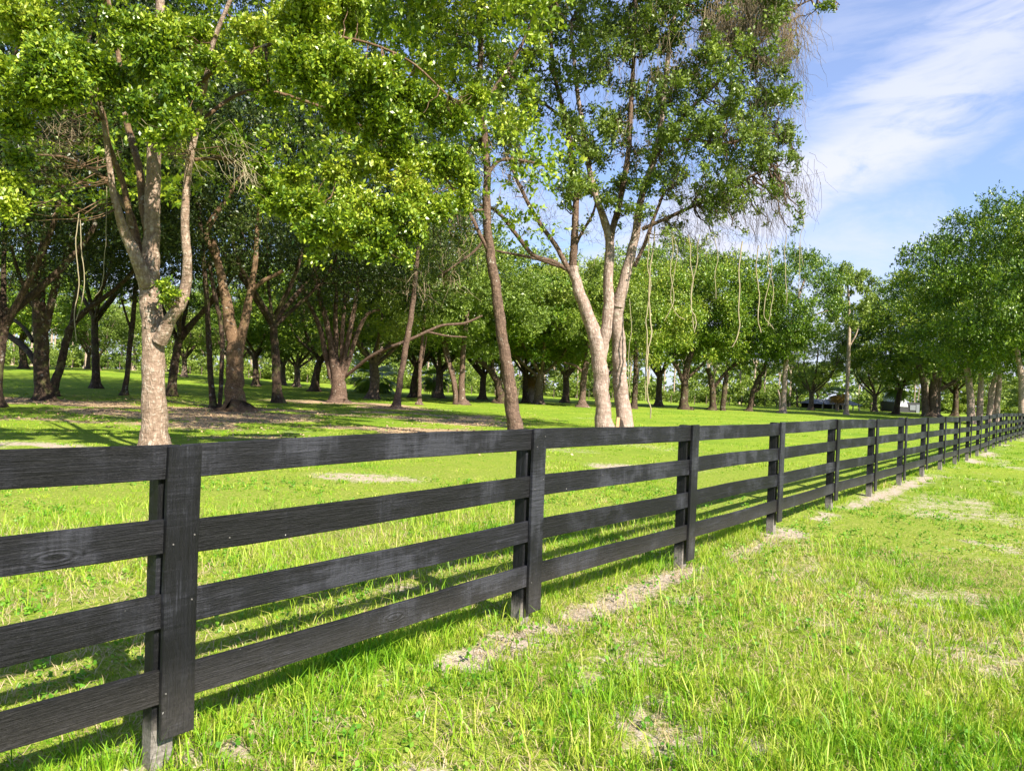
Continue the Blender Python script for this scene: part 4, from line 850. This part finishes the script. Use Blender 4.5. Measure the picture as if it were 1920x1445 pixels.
# ------------------------------------------------------------------ grass
def blades(x, y, h, w, seed, lean=.5, segs=2, toward=None):
    rs = np.random.default_rng(seed); n = len(x); z = terrain(x, y) - .012
    a = rs.uniform(0, 2 * math.pi, n); dx = np.cos(a); dy = np.sin(a)
    b = a + rs.normal(0, .5, n) if toward is None else toward
    lx, ly = np.cos(b), np.sin(b); ln = h * lean * rs.uniform(.3, 1.7, n)
    B0 = np.stack([x - dy * w / 2, y + dx * w / 2, z], 1); B1 = np.stack([x + dy * w / 2, y - dx * w / 2, z], 1)
    T_ = np.stack([x + lx * ln, y + ly * ln, z + h * np.clip(1 - (ln / h) ** 2 * .35, .25, 1)], 1)
    if segs == 1:
        V = np.stack([B0, B1, T_], 1).reshape(-1, 3); return V, np.arange(n * 3).reshape(n, 3)
    mx_ = x + lx * ln * .35; my_ = y + ly * ln * .35; mz = z + h * .6
    M0 = np.stack([mx_ - dy * w * .42, my_ + dx * w * .42, mz], 1); M1 = np.stack([mx_ + dy * w * .42, my_ - dx * w * .42, mz], 1)
    V = np.stack([B0, B1, M0, M1, T_], 1).reshape(-1, 3); o = (np.arange(n) * 5)[:, None]
    Fq = np.concatenate([o + [0, 1, 3], o + [0, 3, 2], o + [2, 3, 4]], 1).reshape(-1, 3)
    return V, Fq
def gmat(name, stops, trans=.35):
    m, nt, out = new_mat(name)
    g = N(nt, 'ShaderNodeNewGeometry'); pn = NOISE(nt, g.outputs['Position'], .55, 4, .6); pn2 = NOISE(nt, g.outputs['Position'], 4.5, 4, .65)
    f = M(nt, 'ADD', M(nt, 'MULTIPLY', g.outputs['Random Per Island'], .5), M(nt, 'ADD', M(nt, 'MULTIPLY', M(nt, 'SUBTRACT', pn, .5), 1.5), M(nt, 'MULTIPLY', M(nt, 'SUBTRACT', pn2, .22), 1.0)), clamp=True)
    c = RAMP(nt, f, stops)
    b = N(nt, 'ShaderNodeBsdfPrincipled'); L(nt, c, b.inputs['Base Color']); b.inputs['Roughness'].default_value = .5; b.inputs['Specular IOR Level'].default_value = .3
    t = N(nt, 'ShaderNodeBsdfTranslucent'); L(nt, MIXC(nt, 1.0, c, (1.1, 1.2, .6), 'MULTIPLY'), t.inputs[0])
    mx = N(nt, 'ShaderNodeMixShader'); mx.inputs[0].default_value = trans
    L(nt, b.outputs[0], mx.inputs[1]); L(nt, t.outputs[0], mx.inputs[2]); L(nt, mx.outputs[0], out.inputs[0]); return m
GRASS = gmat('grass_blades', [(.0, (.10, .26, .012)), (.22, (.16, .37, .012)), (.48, (.28, .46, .02)), (.74, (.47, .54, .06)), (.95, (.64, .50, .24))])
STRAW = gmat('grass_straw', [(0, (.30, .21, .10)), (.5, (.48, .37, .20)), (1, (.60, .50, .32))], .2)
WEED = gmat('weed_leaves', [(0, (.06, .20, .015)), (.5, (.15, .36, .025)), (1, (.32, .48, .05))])
def scatter(n, r0, r1, seed, amax=44, pw=1.0):
    rs = np.random.default_rng(seed); a = np.radians(rs.uniform(-amax, amax, n)); u = rs.random(n)
    r = np.sqrt(r0 ** 2 + u * (r1 ** 2 - r0 ** 2)) if pw == 1 else r0 * (r1 / r0) ** u
    return np.sin(a) * r, np.cos(a) * r
def density(x, y):
    return np.clip(1.05 - 1.05 * sst(bare_f(x, y) + (vnoise(x, y, 7, 3) - .5) * .9 + (vnoise(x, y, 2.3, 5) - .5) * .5, .15, 1.0), 0, 1) * np.clip(1 - .8 * sst(litter_f(x, y), .2, .7), 0, 1)
def hmap(x, y):
    s = fence_s(x, y); n = fbm(x, y, .7, 2, 3)
    h = .032 + .065 * sst(n, .40, .70)
    h = h + .09 * np.exp(-((s + .32) / .38) ** 2) * sst(fbm(x, y, 1.6, 3, 2), .3, .6)      # unmown strip behind the rails
    h = h + .05 * sst(s, 1.0, 3.0) * sst(y, 7, 3.5)
    return h * np.where(s < -1.2, .8, 1.0)
parts = []
def tuft_field(ntuft, r0, r1, nb, w, seed, segs, hs=1.0, pw=1.0, spread=.03):
    x, y = scatter(ntuft, r0, r1, seed, 53 if r1 < 17 else 46, pw); rs = np.random.default_rng(seed + 1)
    keep = rs.random(len(x)) < density(x, y); x = x[keep]; y = y[keep]; hb = hmap(x, y) * rs.uniform(.55, 1.5, len(x)) * hs
    n = len(x); a = rs.uniform(0, 6.28, (n, nb)); rr_ = rs.random((n, nb)) * spread * (1 + r0 * .05)
    X = (x[:, None] + np.cos(a) * rr_).ravel(); Y = (y[:, None] + np.sin(a) * rr_).ravel(); Hh = (hb[:, None] * rs.uniform(.5, 1.25, (n, nb))).ravel()
    return blades(X, Y, Hh, w * rs.uniform(.6, 1.3, len(X)), seed + 2, .55, segs, a.ravel() + rs.normal(0, .6, len(X)))
def join(parts):
    Vs, Fs, o = [], [], 0
    for V, F_ in parts: Vs.append(V); Fs.append(F_ + o); o += len(V)
    return np.concatenate(Vs), np.concatenate(Fs)
near = [tuft_field(13200, 1.2, 5.2, 10, .005, 500, 2), tuft_field(16500, 5.0, 9.0, 10, .0085, 510, 1), tuft_field(13000, 8.8, 16, 9, .012, 520, 1, 1.0)]
far_ = [tuft_field(16000, 15.5, 34, 8, .026, 530, 1, .85), tuft_field(5000, 33, 70, 7, .07, 540, 1, .9)]
V, F_ = join(near); obj('grass', fmesh('grass', V, F_), None, GRASS, 'stuff')
V, F_ = join(far_); obj('field_grass', fmesh('field_grass', V, F_), None, GRASS, 'stuff')
# long coarse blades standing out of the verge
x, y = scatter(9000, 2.4, 9, 600); kk = (fbm(x, y, .5, 7, 3) > .47) & (density(x, y) > .3); x = x[kk]; y = y[kk]; rs = np.random.default_rng(3)
V, F_ = blades(x, y, rs.uniform(.10, .26, len(x)), rs.uniform(.004, .008, len(x)), 601, .6)
obj('tall_grass', fmesh('tall_grass', V, F_), None, GRASS, 'stuff')
# dry straw lying among it
x, y = scatter(44000, 2.3, 9, 610); n_ = fbm(x, y, 1.3, 5, 3); kk = (n_ > .36) & (rng.random(len(x)) < .8); x = x[kk]; y = y[kk]
V, F_ = blades(x, y, rng.uniform(.03, .10, len(x)), rng.uniform(.003, .006, len(x)), 611, 1.6)
obj('straw', fmesh('straw', V, F_), None, STRAW, 'stuff')
# broad-leaved weeds
x, y = scatter(2600, 2.4, 12, 620); kk = (fbm(x, y, .8, 6, 3) > .46); x = x[kk]; y = y[kk]; z = terrain(x, y)
n = len(x); per = 9; a = rng.uniform(0, 6.28, (n, per)); d = np.stack([np.cos(a), np.sin(a), rng.uniform(.2, 1.3, (n, per))], -1).reshape(-1, 3)
C0 = np.repeat(np.stack([x, y, z + rng.uniform(.0, .05, n)], 1), per, 0) + rng.normal(0, .02, (n * per, 3))
C0[:, 2] = np.maximum(C0[:, 2], np.repeat(z, per))
obj('weeds', leafmesh('weeds', leaves(C0, d, .032, 621, 1.0, .6)), None, WEED, 'stuff')
# fallen leaves on the shaded floor
x, y = scatter(42000, 14, 46, 630, 40); kk = rng.random(len(x)) < litter_f(x, y); x = x[kk]; y = y[kk]; z = terrain(x, y) + .02
d = rng.normal(0, 1, (len(x), 3)); d[:, 2] = .15
LIT = leaf_mat('fallen_leaf', [(0, (.20, .11, .05)), (.5, (.40, .26, .15)), (1, (.55, .42, .27))], trans=0, rough=.8)
obj('fallen_leaves', leafmesh('fallen_leaves', leaves(np.stack([x, y, z], 1), d, .075, 631, 1.2, .6)), None, LIT, 'stuff')

for nm, pr in list(protos.items()):
    for k_ in ('_h', '_r', 'used'):
        if k_ in pr: del pr[k_]
    if nm not in used:
        for ch in list(pr.children): bpy.data.objects.remove(ch)
        bpy.data.objects.remove(pr)
for o in bpy.data.objects:
    for k_ in ('_h', '_r', 'used'):
        if k_ in o: del o[k_]
